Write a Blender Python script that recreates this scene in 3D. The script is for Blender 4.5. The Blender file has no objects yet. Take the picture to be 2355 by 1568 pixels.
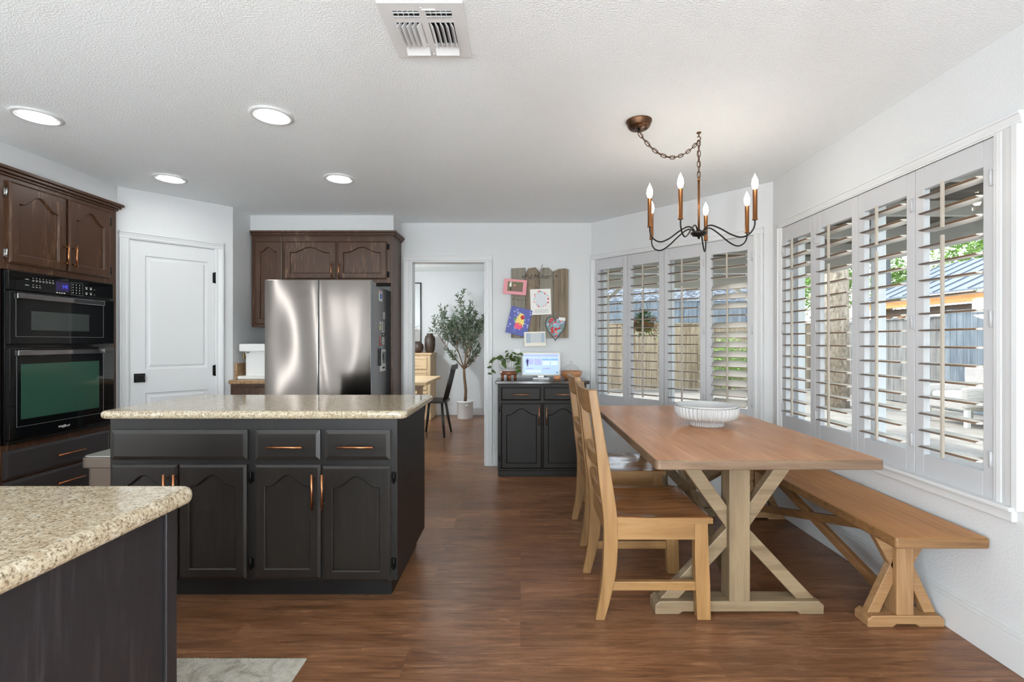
import bpy, bmesh, math, random
from mathutils import Vector, Matrix
PI = math.pi
S = bpy.context.scene
COL = S.collection

# ------------------------------------------------------------------ camera
cam_data = bpy.data.cameras.new('camera')
cam_data.sensor_width = 36.0
cam_data.lens = 1100.0 / 2355.0 * 36.0
cam_data.shift_x = -19.5 / 2355.0
cam_data.shift_y = 1.0 / 2355.0
cam_data.clip_start = 0.03
cam_data.clip_end = 200
cam = bpy.data.objects.new('camera', cam_data)
cam.location = (0, 0, 1.25)
cam.rotation_euler = (PI / 2, 0, 0)
COL.objects.link(cam)
S.camera = cam

# ------------------------------------------------------------------ light
EXPOSURE = 0.1
SKY = 1.05
SUN = 3.6
CAN_W = 2.8
GLOBE_L = 100.0
TUBE_L = 56.0
BULB_L = 54.0
S.view_settings.view_transform = 'Standard'
S.view_settings.look = 'None'
S.view_settings.gamma = 1.0
S.view_settings.use_curve_mapping = False
S.view_settings.exposure = EXPOSURE
S.cycles.use_denoising = True
S.cycles.max_bounces = 10
S.cycles.diffuse_bounces = 6
S.cycles.glossy_bounces = 4
S.cycles.transparent_max_bounces = 16
S.cycles.sample_clamp_indirect = 6.0
S.cycles.caustics_reflective = False
S.cycles.caustics_refractive = False

world = bpy.data.worlds.new('sky_world')
S.world = world
world.use_nodes = True
wn = world.node_tree
wn.nodes.clear()
wo = wn.nodes.new('ShaderNodeOutputWorld')
wb = wn.nodes.new('ShaderNodeBackground')
ws = wn.nodes.new('ShaderNodeTexSky')
ws.sky_type = 'NISHITA'
ws.sun_disc = False
ws.sun_elevation = math.radians(55)
ws.sun_rotation = math.radians(-35)
wb.inputs['Strength'].default_value = SKY
whs = wn.nodes.new('ShaderNodeHueSaturation')
whs.inputs['Saturation'].default_value = 0.45
wn.links.new(ws.outputs[0], whs.inputs['Color'])
wn.links.new(whs.outputs[0], wb.inputs['Color'])
wn.links.new(wb.outputs[0], wo.inputs['Surface'])

sd = bpy.data.lights.new('sun', 'SUN')
sd.energy = SUN
sd.angle = math.radians(0.6)
sd.color = (1.0, 0.95, 0.87)
sun = bpy.data.objects.new('sun', sd)
COL.objects.link(sun)
sun.location = (-3, 5, 9)
sun.rotation_euler = (Vector((-0.55, 0.38, 0.95))).to_track_quat('Z', 'Y').to_euler()

# ------------------------------------------------------------------ helpers
def lin(c):
    return tuple((x / 255 / 12.92) if x / 255 <= 0.04045 else (((x / 255) + 0.055) / 1.055) ** 2.4 for x in c)

class NT:
    """small node-tree writer"""
    def __init__(s, name):
        s.m = bpy.data.materials.new(name)
        s.m.use_nodes = True
        s.t = s.m.node_tree
        s.t.nodes.clear()
        s.out = s.t.nodes.new('ShaderNodeOutputMaterial')
        s.b = s.t.nodes.new('ShaderNodeBsdfPrincipled')
        s.t.links.new(s.b.outputs[0], s.out.inputs[0])
    def n(s, kind, **kw):
        nd = s.t.nodes.new(kind)
        for k, v in kw.items():
            if k.startswith('i_'):
                nd.inputs[k[2:].replace('_', ' ')].default_value = v
            else:
                setattr(nd, k, v)
        return nd
    def l(s, a, b):
        s.t.links.new(a, b)
    def coords(s, scale=(1, 1, 1), kind='Object', rot=(0, 0, 0)):
        tc = s.n('ShaderNodeTexCoord')
        mp = s.n('ShaderNodeMapping')
        mp.inputs['Scale'].default_value = scale
        mp.inputs['Rotation'].default_value = rot
        s.l(tc.outputs[kind], mp.inputs[0])
        return mp.outputs[0]
    def noise(s, vec, scale, detail=4, rough=0.55, dist=0.0):
        nd = s.n('ShaderNodeTexNoise')
        nd.inputs['Scale'].default_value = scale
        nd.inputs['Detail'].default_value = detail
        nd.inputs['Roughness'].default_value = rough
        nd.inputs['Distortion'].default_value = dist
        if vec is not None:
            s.l(vec, nd.inputs['Vector'])
        return nd.outputs['Fac']
    def ramp(s, fac, stops):
        r = s.n('ShaderNodeValToRGB')
        e = r.color_ramp.elements
        while len(e) < len(stops):
            e.new(0.5)
        for el, (p, c) in zip(e, stops):
            el.position = p
            el.color = (*c, 1)
        s.l(fac, r.inputs[0])
        return r.outputs[0]
    def mix(s, fac, a, b, mode='MIX'):
        nd = s.n('ShaderNodeMix', data_type='RGBA', blend_type=mode)
        for sock, v in ((nd.inputs[0], fac), (nd.inputs[6], a), (nd.inputs[7], b)):
            if hasattr(v, 'is_linked'):
                s.l(v, sock)
            elif isinstance(v, (int, float)):
                sock.default_value = v
            else:
                sock.default_value = (*v, 1)
        return nd.outputs[2]
    def bump(s, height, strength=0.3, dist=0.002, normal=None):
        bp = s.n('ShaderNodeBump')
        bp.inputs['Strength'].default_value = strength
        bp.inputs['Distance'].default_value = dist
        s.l(height, bp.inputs['Height'])
        if normal is not None:
            s.l(normal, bp.inputs['Normal'])
        return bp.outputs[0]
    def set(s, **kw):
        for k, v in kw.items():
            sock = s.b.inputs[k.replace('_', ' ')]
            if hasattr(v, 'is_linked'):
                s.l(v, sock)
            elif isinstance(v, tuple) and len(v) == 3:
                sock.default_value = (*v, 1)
            else:
                sock.default_value = v
        return s.m

def plain(name, c, rough=0.5, metal=0.0, spec=0.5, bump=0.0, bscale=60, var=0.0):
    t = NT(name)
    col = lin(c)
    kw = dict(Roughness=rough, Metallic=metal)
    kw['Base_Color'] = col
    v = t.coords()
    if var > 0:
        f = t.noise(v, 6, 5)
        kw['Base_Color'] = t.ramp(f, [(0.3, tuple(x * (1 - var) for x in col)), (0.7, tuple(min(1, x * (1 + var)) for x in col))])
    if bump > 0:
        kw['Normal'] = t.bump(t.noise(v, bscale, 3), bump, 0.004)
    m = t.set(**kw)
    t.b.inputs['Specular IOR Level'].default_value = spec
    return m

def emit(name, c, strength):
    t = NT(name)
    return t.set(Base_Color=(0.02, 0.02, 0.02), Roughness=0.3, Emission_Color=lin(c), Emission_Strength=strength)

def wood(name, stops, axis='Y', grain=28.0, stretch=0.06, rough=0.35, bump=0.12, spec=0.5, blotch=0.25, coat=0.0):
    """long grain along one axis, with broader blotches"""
    t = NT(name)
    sc = {'X': (stretch, 1, 1), 'Y': (1, stretch, 1), 'Z': (1, 1, stretch)}[axis]
    v = t.coords(sc)
    f = t.noise(v, grain, 7, 0.62, 0.7)
    c = t.ramp(f, [(p, lin(k)) for p, k in stops])
    f2 = t.noise(t.coords(tuple(0.3 + 0.7 * x for x in sc)), 5, 3)
    d = t.ramp(f2, [(0.3, (1 - blotch,) * 3), (0.7, (1, 1, 1))])
    c = t.mix(1.0, c, d, 'MULTIPLY')
    m = t.set(Base_Color=c, Roughness=rough, Normal=t.bump(f, bump, 0.002))
    t.b.inputs['Specular IOR Level'].default_value = spec
    if coat:
        t.b.inputs['Coat Weight'].default_value = coat
        t.b.inputs['Coat Roughness'].default_value = 0.12
    return m

class MB:
    """collects shapes into one mesh; mi is the material slot of what is added next"""
    def __init__(s):
        s.bm = bmesh.new()
        s.mi = 0
    def face(s, pts, smooth=False):
        vs = [s.bm.verts.new(p) for p in pts]
        f = s.bm.faces.new(vs)
        f.material_index = s.mi
        f.smooth = smooth
        return f
    def quadv(s, a, b, c, d, smooth=False):
        f = s.bm.faces.new((a, b, c, d))
        f.material_index = s.mi
        f.smooth = smooth
    def box(s, x0, x1, y0, y1, z0, z1):
        s.obox((0, 0, 0), (1, 0, 0), (0, 1, 0), (0, 0, 1), x0, x1, y0, y1, z0, z1)
        return s
    def obox(s, O, U, V, W, u0, u1, v0, v1, w0, w1):
        O, U, V, W = map(Vector, (O, U, V, W))
        p = [s.bm.verts.new(O + U * a + V * b + W * c) for c in (w0, w1) for b in (v0, v1) for a in (u0, u1)]
        for q in ((0, 2, 3, 1), (4, 5, 7, 6), (0, 1, 5, 4), (1, 3, 7, 5), (3, 2, 6, 7), (2, 0, 4, 6)):
            s.quadv(*(p[i] for i in q))
        return s
    def beam(s, p0, p1, w, h, up=(0, 0, 1)):
        p0, p1 = Vector(p0), Vector(p1)
        d = (p1 - p0)
        L = d.length
        d.normalize()
        up = Vector(up)
        sd_ = d.cross(up).normalized()
        u2 = sd_.cross(d).normalized()
        s.obox(p0, d, sd_, u2, 0, L, -w / 2, w / 2, -h / 2, h / 2)
        return s
    def prism(s, poly, O, U, V, W, d0, d1):
        """polygon (u,v) extruded along W from d0 to d1"""
        O, U, V, W = map(Vector, (O, U, V, W))
        a = [s.bm.verts.new(O + U * u + V * v + W * d0) for u, v in poly]
        b = [s.bm.verts.new(O + U * u + V * v + W * d1) for u, v in poly]
        n = len(poly)
        f = s.bm.faces.new(list(reversed(a))); f.material_index = s.mi
        f = s.bm.faces.new(b); f.material_index = s.mi
        for i in range(n):
            s.quadv(a[i], a[(i + 1) % n], b[(i + 1) % n], b[i])
        return s
    def tube(s, pts, r, seg=10, closed=False, caps=True):
        pts = [Vector(p) for p in pts]
        n = len(pts)
        rs = r if isinstance(r, (list, tuple)) else [r] * n
        rings = []
        nrm = None
        for i, p in enumerate(pts):
            if closed:
                d = pts[(i + 1) % n] - pts[i - 1]
            else:
                d = pts[min(i + 1, n - 1)] - pts[max(i - 1, 0)]
            d.normalize()
            if nrm is None:
                t = Vector((0, 0, 1)) if abs(d.z) < 0.9 else Vector((1, 0, 0))
                nrm = d.cross(t).normalized()
            nrm = (nrm - d * nrm.dot(d)).normalized()
            bn = d.cross(nrm)
            rings.append([s.bm.verts.new(p + (nrm * math.cos(2 * PI * k / seg) + bn * math.sin(2 * PI * k / seg)) * rs[i]) for k in range(seg)])
        m = n if closed else n - 1
        for i in range(m):
            a, b = rings[i], rings[(i + 1) % n]
            for k in range(seg):
                s.quadv(a[k], a[(k + 1) % seg], b[(k + 1) % seg], b[k], True)
        if caps and not closed:
            for rg in (list(reversed(rings[0])), rings[-1]):
                f = s.bm.faces.new(rg); f.material_index = s.mi
        return s
    def lathe(s, prof, c, seg=32, rib=None, smooth=True):
        """profile of (r, z) turned about the vertical through c; rib(k, i) scales the radius"""
        c = Vector(c)
        rings = []
        for i, (r, z) in enumerate(prof):
            if r < 1e-6:
                rings.append([s.bm.verts.new(c + Vector((0, 0, z)))])
            else:
                rings.append([s.bm.verts.new(c + Vector((r * (rib(k, i) if rib else 1) * math.cos(2 * PI * k / seg), r * (rib(k, i) if rib else 1) * math.sin(2 * PI * k / seg), z))) for k in range(seg)])
        for a, b in zip(rings, rings[1:]):
            for k in range(seg):
                k2 = (k + 1) % seg
                if len(a) == 1 and len(b) == 1:
                    continue
                if len(a) == 1:
                    f = s.bm.faces.new((a[0], b[k2], b[k]))
                elif len(b) == 1:
                    f = s.bm.faces.new((a[k], a[k2], b[0]))
                else:
                    f = s.bm.faces.new((a[k], a[k2], b[k2], b[k]))
                f.smooth = smooth
                f.material_index = s.mi
        return s
    def ball(s, c, r, seg=14, rings=8, sz=1.0):
        return s.lathe([(max(0, r * math.sin(PI * i / rings)) if 0 < i < rings else 0, -r * sz * math.cos(PI * i / rings)) for i in range(rings + 1)], c, seg)
    def round_leaf(s, p, d, n, L, w):
        """a broad heart-shaped leaf, slightly cupped"""
        p, d, n = Vector(p), Vector(d).normalized(), Vector(n)
        sd_ = d.cross(n).normalized()
        n = sd_.cross(d)
        out = []
        for (a, b) in ((0, 0), (0.02, 0.28), (0.22, 0.5), (0.48, 0.46), (0.75, 0.26), (1.0, 0.0)):
            out.append((a, b))
        mid = [s.bm.verts.new(p + d * L * a - n * w * 0.08) for a in (0.05, 0.3, 0.6, 1.0)]
        for sg in (-1, 1):
            e = [s.bm.verts.new(p + d * L * a + sd_ * w * b * sg + n * w * 0.06 - n * w * 0.2 * max(0, a - 0.5)) for a, b in out[1:5]]
            for q in ((mid[0], e[0], e[1]), (mid[0], e[1], mid[1]), (mid[1], e[1], e[2]), (mid[1], e[2], mid[2]), (mid[2], e[2], e[3]), (mid[2], e[3], mid[3])):
                f = s.bm.faces.new(q if sg > 0 else tuple(reversed(q))); f.material_index = s.mi; f.smooth = True
    def leaf(s, p, d, n, L, w):
        """a pointed leaf of six faces folded along its rib"""
        p, d, n = Vector(p), Vector(d).normalized(), Vector(n)
        sd_ = d.cross(n)
        if sd_.length < 1e-4:
            sd_ = d.cross(Vector((1, 0, 0.3)))
        sd_.normalize()
        n = sd_.cross(d)
        a = s.bm.verts.new(p)
        m1 = s.bm.verts.new(p + d * L * .4 - n * w * .15)
        t = s.bm.verts.new(p + d * L)
        l = s.bm.verts.new(p + d * L * .4 + sd_ * w / 2)
        r = s.bm.verts.new(p + d * L * .4 - sd_ * w / 2)
        for q in ((a, m1, l), (m1, t, l), (a, r, m1), (m1, r, t)):
            f = s.bm.faces.new(q); f.material_index = s.mi
    def front(s, O, U, N, w, h, t=0.02, stile=0.055, arch=0.0, recess=True, rail_b=None, rail_t=None, ch=0.012, depth=0.012):
        """a cabinet front with a chamfered rim; with recess, an inner panel whose top may be a cathedral arch"""
        O, U, N = Vector(O), Vector(U), Vector(N)
        Z = Vector((0, 0, 1))
        P = lambda u, v, n: s.bm.verts.new(O + U * u + Z * v + N * n)
        rect = lambda i, n: [P(i, i, n), P(w - i, i, n), P(w - i, h - i, n), P(i, h - i, n)]
        b0, b1, b2 = rect(0, 0), rect(0, t - 0.007), rect(ch, t)
        for a, b in ((b0, b1), (b1, b2)):
            for i in range(4):
                s.quadv(a[i], a[(i + 1) % 4], b[(i + 1) % 4], b[i])
        f = s.bm.faces.new(list(reversed(b0))); f.material_index = s.mi
        if not recess:
            f = s.bm.faces.new(b2); f.material_index = s.mi
            return s
        rb = rail_b or stile
        rt = rail_t or stile
        x0, x1, y0 = stile, w - stile, rb
        yt = h - rt - arch
        n = 32 if arch else 1
        top = []
        for i in range(n + 1):
            q = i / n
            sh = 0.09
            tt = min(1.0, abs(q - 0.5) / (0.5 - sh))
            a = (0.5 * (1 + math.cos(PI * tt))) ** 0.92
            top.append((x1 + (x0 - x1) * q, yt + arch * a))
        loop = [(x0, y0), (x1, y0)] + top
        def inset(lp, d):
            out = []
            m = len(lp)
            for i in range(m):
                p, c, q = Vector(lp[i - 1]), Vector(lp[i]), Vector(lp[(i + 1) % m])
                e1, e2 = (c - p).normalized(), (q - c).normalized()
                n1, n2 = Vector((-e1.y, e1.x)), Vector((-e2.y, e2.x))
                nn = (n1 + n2).normalized()
                k = d / max(0.5, nn.dot(n1))
                out.append((c.x + nn.x * k, c.y + nn.y * k))
            return out
        L1 = [P(u, v, t) for u, v in loop]
        L2 = [P(u, v, t - 0.003) for u, v in inset(loop, 0.004)]
        L3 = [P(u, v, t - depth) for u, v in inset(loop, 0.008)]
        m = len(loop)
        for A, B in ((L1, L2), (L2, L3)):
            for i in range(m):
                s.quadv(A[i], A[(i + 1) % m], B[(i + 1) % m], B[i])
        f = s.bm.faces.new(L3); f.material_index = s.mi
        # stiles and rails of the front face
        s.quadv(b2[0], b2[1], L1[1], L1[0])
        s.quadv(b2[1], b2[2], L1[2], L1[1])
        s.quadv(b2[3], b2[0], L1[0], L1[-1])
        f = s.bm.faces.new([b2[2], b2[3]] + list(reversed(L1[2:]))); f.material_index = s.mi
        return s

ORG = {}
def link(name, data):
    o = bpy.data.objects.new(name, data)
    COL.objects.link(o)
    return o

def finish(name, mb, mats, org, bevel=0.0, seg=2, smooth=None, recalc=True):
    if recalc:
        bmesh.ops.recalc_face_normals(mb.bm, faces=mb.bm.faces)
    bmesh.ops.translate(mb.bm, verts=mb.bm.verts, vec=-Vector(org))
    me = bpy.data.meshes.new(name)
    mb.bm.to_mesh(me)
    mb.bm.free()
    for m in (mats if isinstance(mats, (list, tuple)) else [mats]):
        me.materials.append(m)
    o = link(name, me)
    if bevel > 0:
        bv = o.modifiers.new('bevel', 'BEVEL')
        bv.width = bevel
        bv.segments = seg
        bv.limit_method = 'ANGLE'
        bv.angle_limit = math.radians(40)
        bv.harden_normals = False
    return o

def thing(name, label, cat, loc=(0, 0, 0), group=None):
    o = link(name, None)
    o.empty_display_size = 0.05
    o.location = loc
    o['label'] = label
    o['category'] = cat
    if group:
        o['group'] = group
    ORG[o.name] = Vector(loc)
    return o

def part(name, mb, mats, parent, bevel=0.0, seg=2, label=None, recalc=True):
    """a child mesh built in world coordinates under a thing (or under a part)"""
    org = ORG[parent.name]
    o = finish(name, mb, mats, org, bevel, seg, recalc=recalc)
    o.parent = parent
    ORG[o.name] = org
    if label:
        o['label'] = label
    return o

def single(name, mb, mats, label, cat, bevel=0.0, seg=2, group=None, kind=None, recalc=True):
    """a thing that is one mesh, its origin under its middle"""
    vs = [v.co for v in mb.bm.verts]
    org = Vector(((min(v.x for v in vs) + max(v.x for v in vs)) / 2, (min(v.y for v in vs) + max(v.y for v in vs)) / 2, min(v.z for v in vs)))
    o = finish(name, mb, mats, org, bevel, seg, recalc=recalc)
    o.location = org
    o['label'] = label
    o['category'] = cat
    if group:
        o['group'] = group
    if kind:
        o['kind'] = kind
    ORG[o.name] = org
    return o

def struct(name, mb, mats, bevel=0.0, parent=None, label=None):
    o = finish(name, mb, mats, (0, 0, 0), bevel)
    if parent:
        o.parent = parent
    else:
        o['kind'] = 'structure'
    ORG[o.name] = Vector((0, 0, 0))
    if label:
        o['label'] = label
    return o

def dup(root, loc, label, rotz=0.0):
    r = root.copy()
    COL.objects.link(r)
    r.location = loc
    r.rotation_euler = (0, 0, rotz)
    r['label'] = label
    for ch in list(root.children):
        c = ch.copy()
        COL.objects.link(c)
        c.parent = r
        for g in list(ch.children):
            d = g.copy()
            COL.objects.link(d)
            d.parent = c
    return r

def text(name, body, size, mat, parent, M, extrude=0.0006, shear=0.0, label=None):
    """raised lettering as a mesh under its thing"""
    cu = bpy.data.curves.new(name, 'FONT')
    cu.body = body
    cu.size = size
    cu.extrude = extrude
    cu.shear = shear
    cu.align_x = 'CENTER'
    cu.align_y = 'CENTER'
    tmp = bpy.data.objects.new(name + '_curve', cu)
    COL.objects.link(tmp)
    dg = bpy.context.evaluated_depsgraph_get()
    me = bpy.data.meshes.new_from_object(tmp.evaluated_get(dg))
    bpy.data.objects.remove(tmp)
    bpy.data.curves.remove(cu)
    me.materials.clear()
    me.materials.append(mat)
    me.transform(Matrix.Translation(-ORG[parent.name]) @ M)
    o = link(name, me)
    o.parent = parent
    return o

def frame_matrix(P, U, V):
    """matrix whose x axis is U, y axis V, at P"""
    U, V = Vector(U).normalized(), Vector(V).normalized()
    W = U.cross(V)
    M = Matrix(((U.x, V.x, W.x, P[0]), (U.y, V.y, W.y, P[1]), (U.z, V.z, W.z, P[2]), (0, 0, 0, 1)))
    return M

# ------------------------------------------------------------------ materials
def wall_paint(name, c, scale, strength, dist):
    t = NT(name)
    v = t.coords()
    h = t.noise(v, scale, 3, 0.6)
    h2 = t.ramp(h, [(0.42, (0, 0, 0)), (0.62, (1, 1, 1))])
    t.set(Base_Color=lin(c), Roughness=0.75, Normal=t.bump(h2, strength, dist))
    t.b.inputs['Specular IOR Level'].default_value = 0.25
    return t.m
M_WALL = wall_paint('wall_paint', (212, 213, 214), 130, 0.28, 0.003)
M_CEIL = wall_paint('ceiling_texture', (243, 247, 249), 125, 0.5, 0.0045)
M_WALLDARK = wall_paint('darkened_wall', (74, 69, 63), 75, 0.35, 0.003)  # unseen wall, coloured dark so the fridge steel reflects darker
M_TRIM = plain('trim_paint', (214, 215, 216), 0.35)
M_SHUT = plain('shutter_paint', (190, 190, 192), 0.4)
M_LOUV = plain('louvre_paint', (224, 219, 210), 0.38)
M_LSHADE = plain('louvre_edge_shade', (112, 88, 68), 0.45)  # backlit shade on the room-side edges, put into their colour

def floor_mat():
    t = NT('vinyl_plank')
    v = t.coords()
    br = t.n('ShaderNodeTexBrick')
    br.offset = 0.37
    br.inputs['Scale'].default_value = 1.0
    br.inputs['Brick Width'].default_value = 1.22
    br.inputs['Row Height'].default_value = 0.178
    br.inputs['Mortar Size'].default_value = 0.0008
    br.inputs['Mortar Smooth'].default_value = 0.1
    br.inputs['Color1'].default_value = (0, 0, 0, 1)
    br.inputs['Color2'].default_value = (1, 1, 1, 1)
    br.inputs['Mortar'].default_value = (0.5, 0.5, 0.5, 1)
    t.l(v, br.inputs['Vector'])
    # shift the grain from plank to plank
    add = t.n('ShaderNodeVectorMath', operation='MULTIPLY_ADD')
    t.l(br.outputs['Color'], add.inputs[0])
    add.inputs[1].default_value = (7.3, 3.1, 5.7)
    t.l(v, add.inputs[2])
    mp = t.n('ShaderNodeMapping')
    mp.inputs['Scale'].default_value = (0.075, 1, 1)
    t.l(add.outputs[0], mp.inputs[0])
    g = t.noise(mp.outputs[0], 30, 9, 0.68, 1.6)
    c = t.ramp(g, [(0.28, lin((84, 56, 38))), (0.45, lin((126, 88, 61))), (0.58, lin((144, 104, 75))), (0.75, lin((164, 124, 94)))])
    mpf = t.n('ShaderNodeMapping')
    mpf.inputs['Scale'].default_value = (0.05, 1, 1)
    t.l(add.outputs[0], mpf.inputs[0])
    fine = t.noise(mpf.outputs[0], 150, 4, 0.6)
    c = t.mix(0.55, c, t.ramp(fine, [(0.36, (0.62, 0.58, 0.55)), (0.55, (1.06, 1.05, 1.04))]), 'MULTIPLY')
    vk = t.n('ShaderNodeTexVoronoi')
    vk.inputs['Scale'].default_value = 2.6
    mpk = t.n('ShaderNodeMapping')
    mpk.inputs['Scale'].default_value = (0.55, 2.0, 1)
    t.l(add.outputs[0], mpk.inputs[0])
    t.l(mpk.outputs[0], vk.inputs['Vector'])
    c = t.mix(0.5, c, t.ramp(vk.outputs['Distance'], [(0.02, (0.45, 0.4, 0.36)), (0.10, (1, 1, 1))]), 'MULTIPLY')
    mp2 = t.n('ShaderNodeMapping')
    mp2.inputs['Scale'].default_value = (0.35, 1, 1)
    t.l(add.outputs[0], mp2.inputs[0])
    b = t.noise(mp2.outputs[0], 3.5, 4, 0.6, 0.6)
    c = t.mix(1.0, c, t.ramp(b, [(0.3, (0.66, 0.62, 0.6)), (0.65, (1.08, 1.04, 1.0))]), 'MULTIPLY')
    pl = t.ramp(br.outputs['Color'], [(0.0, (0.86, 0.86, 0.86)), (1.0, (1.06, 1.05, 1.04))])
    c = t.mix(1.0, c, pl, 'MULTIPLY')
    c = t.mix(br.outputs['Fac'], c, lin((100, 73, 56)))
    r = t.ramp(g, [(0.3, (0.36,) * 3), (0.7, (0.24,) * 3)])
    bp = t.bump(g, 0.12, 0.002)
    inv = t.n('ShaderNodeMath', operation='SUBTRACT')
    inv.inputs[0].default_value = 1.0
    t.l(br.outputs['Fac'], inv.inputs[1])
    bp = t.bump(inv.outputs[0], 0.12, 0.001, bp)
    t.set(Base_Color=c, Roughness=r, Normal=bp)
    t.b.inputs['Specular IOR Level'].default_value = 0.38
    return t.m
M_FLOOR = floor_mat()

def granite(name, tones):
    t = NT(name)
    v = t.coords()
    n1 = t.noise(v, 48, 6, 0.7, 0.8)
    n2 = t.noise(v, 150, 5, 0.7)
    vo = t.n('ShaderNodeTexVoronoi')
    vo.inputs['Scale'].default_value = 400
    t.l(v, vo.inputs['Vector'])
    c = t.ramp(n1, [(0.32, lin(tones[0])), (0.5, lin(tones[1])), (0.68, lin(tones[2]))])
    sp = t.ramp(n2, [(0.38, lin(tones[3])), (0.50, (1, 1, 1))])
    c = t.mix(0.8, c, sp, 'MULTIPLY')
    s2 = t.ramp(vo.outputs['Color'], [(0.12, lin(tones[4])), (0.2, (1, 1, 1))])
    c = t.mix(0.6, c, s2, 'MULTIPLY')
    t.set(Base_Color=c, Roughness=0.09)
    t.b.inputs['Specular IOR Level'].default_value = 0.6
    return t.m
M_GRAN = granite('beige_granite', [(162, 142, 116), (192, 178, 152), (212, 203, 184), (120, 96, 72), (92, 80, 68)])

def painted_wood(name, c, hi, axis='Z', rough=0.38, streak=0.18):
    """dark paint over open grain: worn streaks follow the grain"""
    t = NT(name)
    sc = {'X': (0.08, 1, 1), 'Y': (1, 0.08, 1), 'Z': (1, 1, 0.08)}[axis]
    v = t.coords(sc)
    g = t.noise(v, 55, 6, 0.65, 1.0)
    b = t.noise(t.coords(tuple(0.25 + 0.75 * x for x in sc)), 4, 4, 0.6, 0.5)
    f = t.n('ShaderNodeMath', operation='MULTIPLY')
    t.l(t.ramp(g, [(0.52, (0, 0, 0)), (0.72, (1, 1, 1))]), f.inputs[0])
    t.l(t.ramp(b, [(0.42, (0, 0, 0)), (0.7, (1, 1, 1))]), f.inputs[1])
    f2 = t.n('ShaderNodeMath', operation='MULTIPLY')
    t.l(f.outputs[0], f2.inputs[0])
    f2.inputs[1].default_value = streak
    c2 = t.mix(f2.outputs[0], lin(c), lin(hi))
    t.set(Base_Color=c2, Roughness=rough, Normal=t.bump(g, 0.22, 0.0025))
    t.b.inputs['Specular IOR Level'].default_value = 0.45
    return t.m
M_BLACK = painted_wood('black_brown_paint', (34, 30, 27), (96, 88, 80), rough=0.34)
M_BLACKD = painted_wood('black_brown_paint_dark', (27, 24, 23), (70, 64, 58), rough=0.42)
M_BLACKH = painted_wood('black_brown_paint_flat', (34, 30, 27), (90, 82, 76), 'X', rough=0.34)
M_BROWN = painted_wood('espresso_stain', (66, 42, 26), (168, 132, 102), streak=0.75)
M_CHAR = painted_wood('charcoal_paint', (58, 54, 55), (92, 86, 84), 'Y')
M_PENIN = painted_wood('peninsula_paint', (40, 38, 40), (88, 84, 84), streak=0.3)
M_KICK = plain('toe_kick_black', (18, 17, 17), 0.45)
M_COPPER = plain('brushed_copper', (190, 128, 88), 0.28, 1.0)
M_BRONZE = plain('oiled_bronze', (92, 66, 48), 0.35, 0.9)
M_BRASSY = plain('aged_brass_sleeve', (128, 84, 48), 0.4, 0.8)
M_DKMET = plain('black_metal', (34, 31, 29), 0.4, 0.6)
M_HINGE = plain('black_hinge', (22, 21, 21), 0.35, 0.7)
M_STEELH = plain('satin_nickel', (190, 190, 190), 0.3, 1.0)

def steel():
    t = NT('brushed_steel')
    v = t.coords((1, 1, 1))
    w = t.noise(t.coords((2.0, 2.0, 0.6), rot=(0, 0.3, 0)), 1.3, 0, 0.3, 0.2)
    n = t.bump(w, 0.38, 0.045)
    tg = t.n('ShaderNodeTangent', direction_type='RADIAL', axis='Z')
    t.set(Base_Color=lin((112, 106, 101)), Metallic=1.0, Roughness=0.115, Anisotropic=0.8, Anisotropic_Rotation=0.25, Normal=n)
    t.l(tg.outputs[0], t.b.inputs['Tangent'])
    return t.m
M_STEEL = steel()
M_FRSIDE = plain('grey_fridge_side', (138, 139, 141), 0.4, 0.0)
M_BGLASS = plain('black_oven_glass', (14, 16, 17), 0.04, 0.0, 0.6)
M_BLKGL = plain('black_gloss', (16, 16, 17), 0.12)
def win_glass(name, tint):
    t = NT(name)
    t.set(Base_Color=lin(tint), Roughness=0.05)
    t.b.inputs['Specular IOR Level'].default_value = 0.8
    return t.m
M_MWWIN = win_glass('microwave_window', (58, 64, 62))
M_OVWIN = win_glass('oven_window', (50, 82, 68))
M_GREYLINE = plain('grey_line', (120, 122, 122), 0.4)
M_WHITEINK = plain('white_ink', (225, 225, 225), 0.5)
M_MIRROR = plain('chrome_strip', (170, 170, 172), 0.08, 1.0)

def clear_glass(name, tint=(1, 1, 1), refl=0.035):
    t = NT(name)
    t.t.nodes.remove(t.b)
    tr = t.n('ShaderNodeBsdfTransparent')
    tr.inputs[0].default_value = (*tint, 1)
    gl = t.n('ShaderNodeBsdfGlossy')
    gl.inputs['Roughness'].default_value = 0.02
    lw = t.n('ShaderNodeLayerWeight')
    pw = t.n('ShaderNodeMath', operation='POWER')
    t.l(lw.outputs['Facing'], pw.inputs[0])
    pw.inputs[1].default_value = 4.0
    fr = t.n('ShaderNodeMath', operation='MULTIPLY_ADD')
    t.l(pw.outputs[0], fr.inputs[0])
    fr.inputs[1].default_value = 0.5
    fr.inputs[2].default_value = refl
    mx = t.n('ShaderNodeMixShader')
    t.l(fr.outputs[0], mx.inputs[0])
    t.l(tr.outputs[0], mx.inputs[1])
    t.l(gl.outputs[0], mx.inputs[2])
    t.l(mx.outputs[0], t.out.inputs[0])
    return t.m
M_GLASS = clear_glass('window_glass', (0.97, 0.99, 0.98))
M_CLOCHE = clear_glass('clear_dome_glass', (0.97, 0.97, 0.97))

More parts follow.
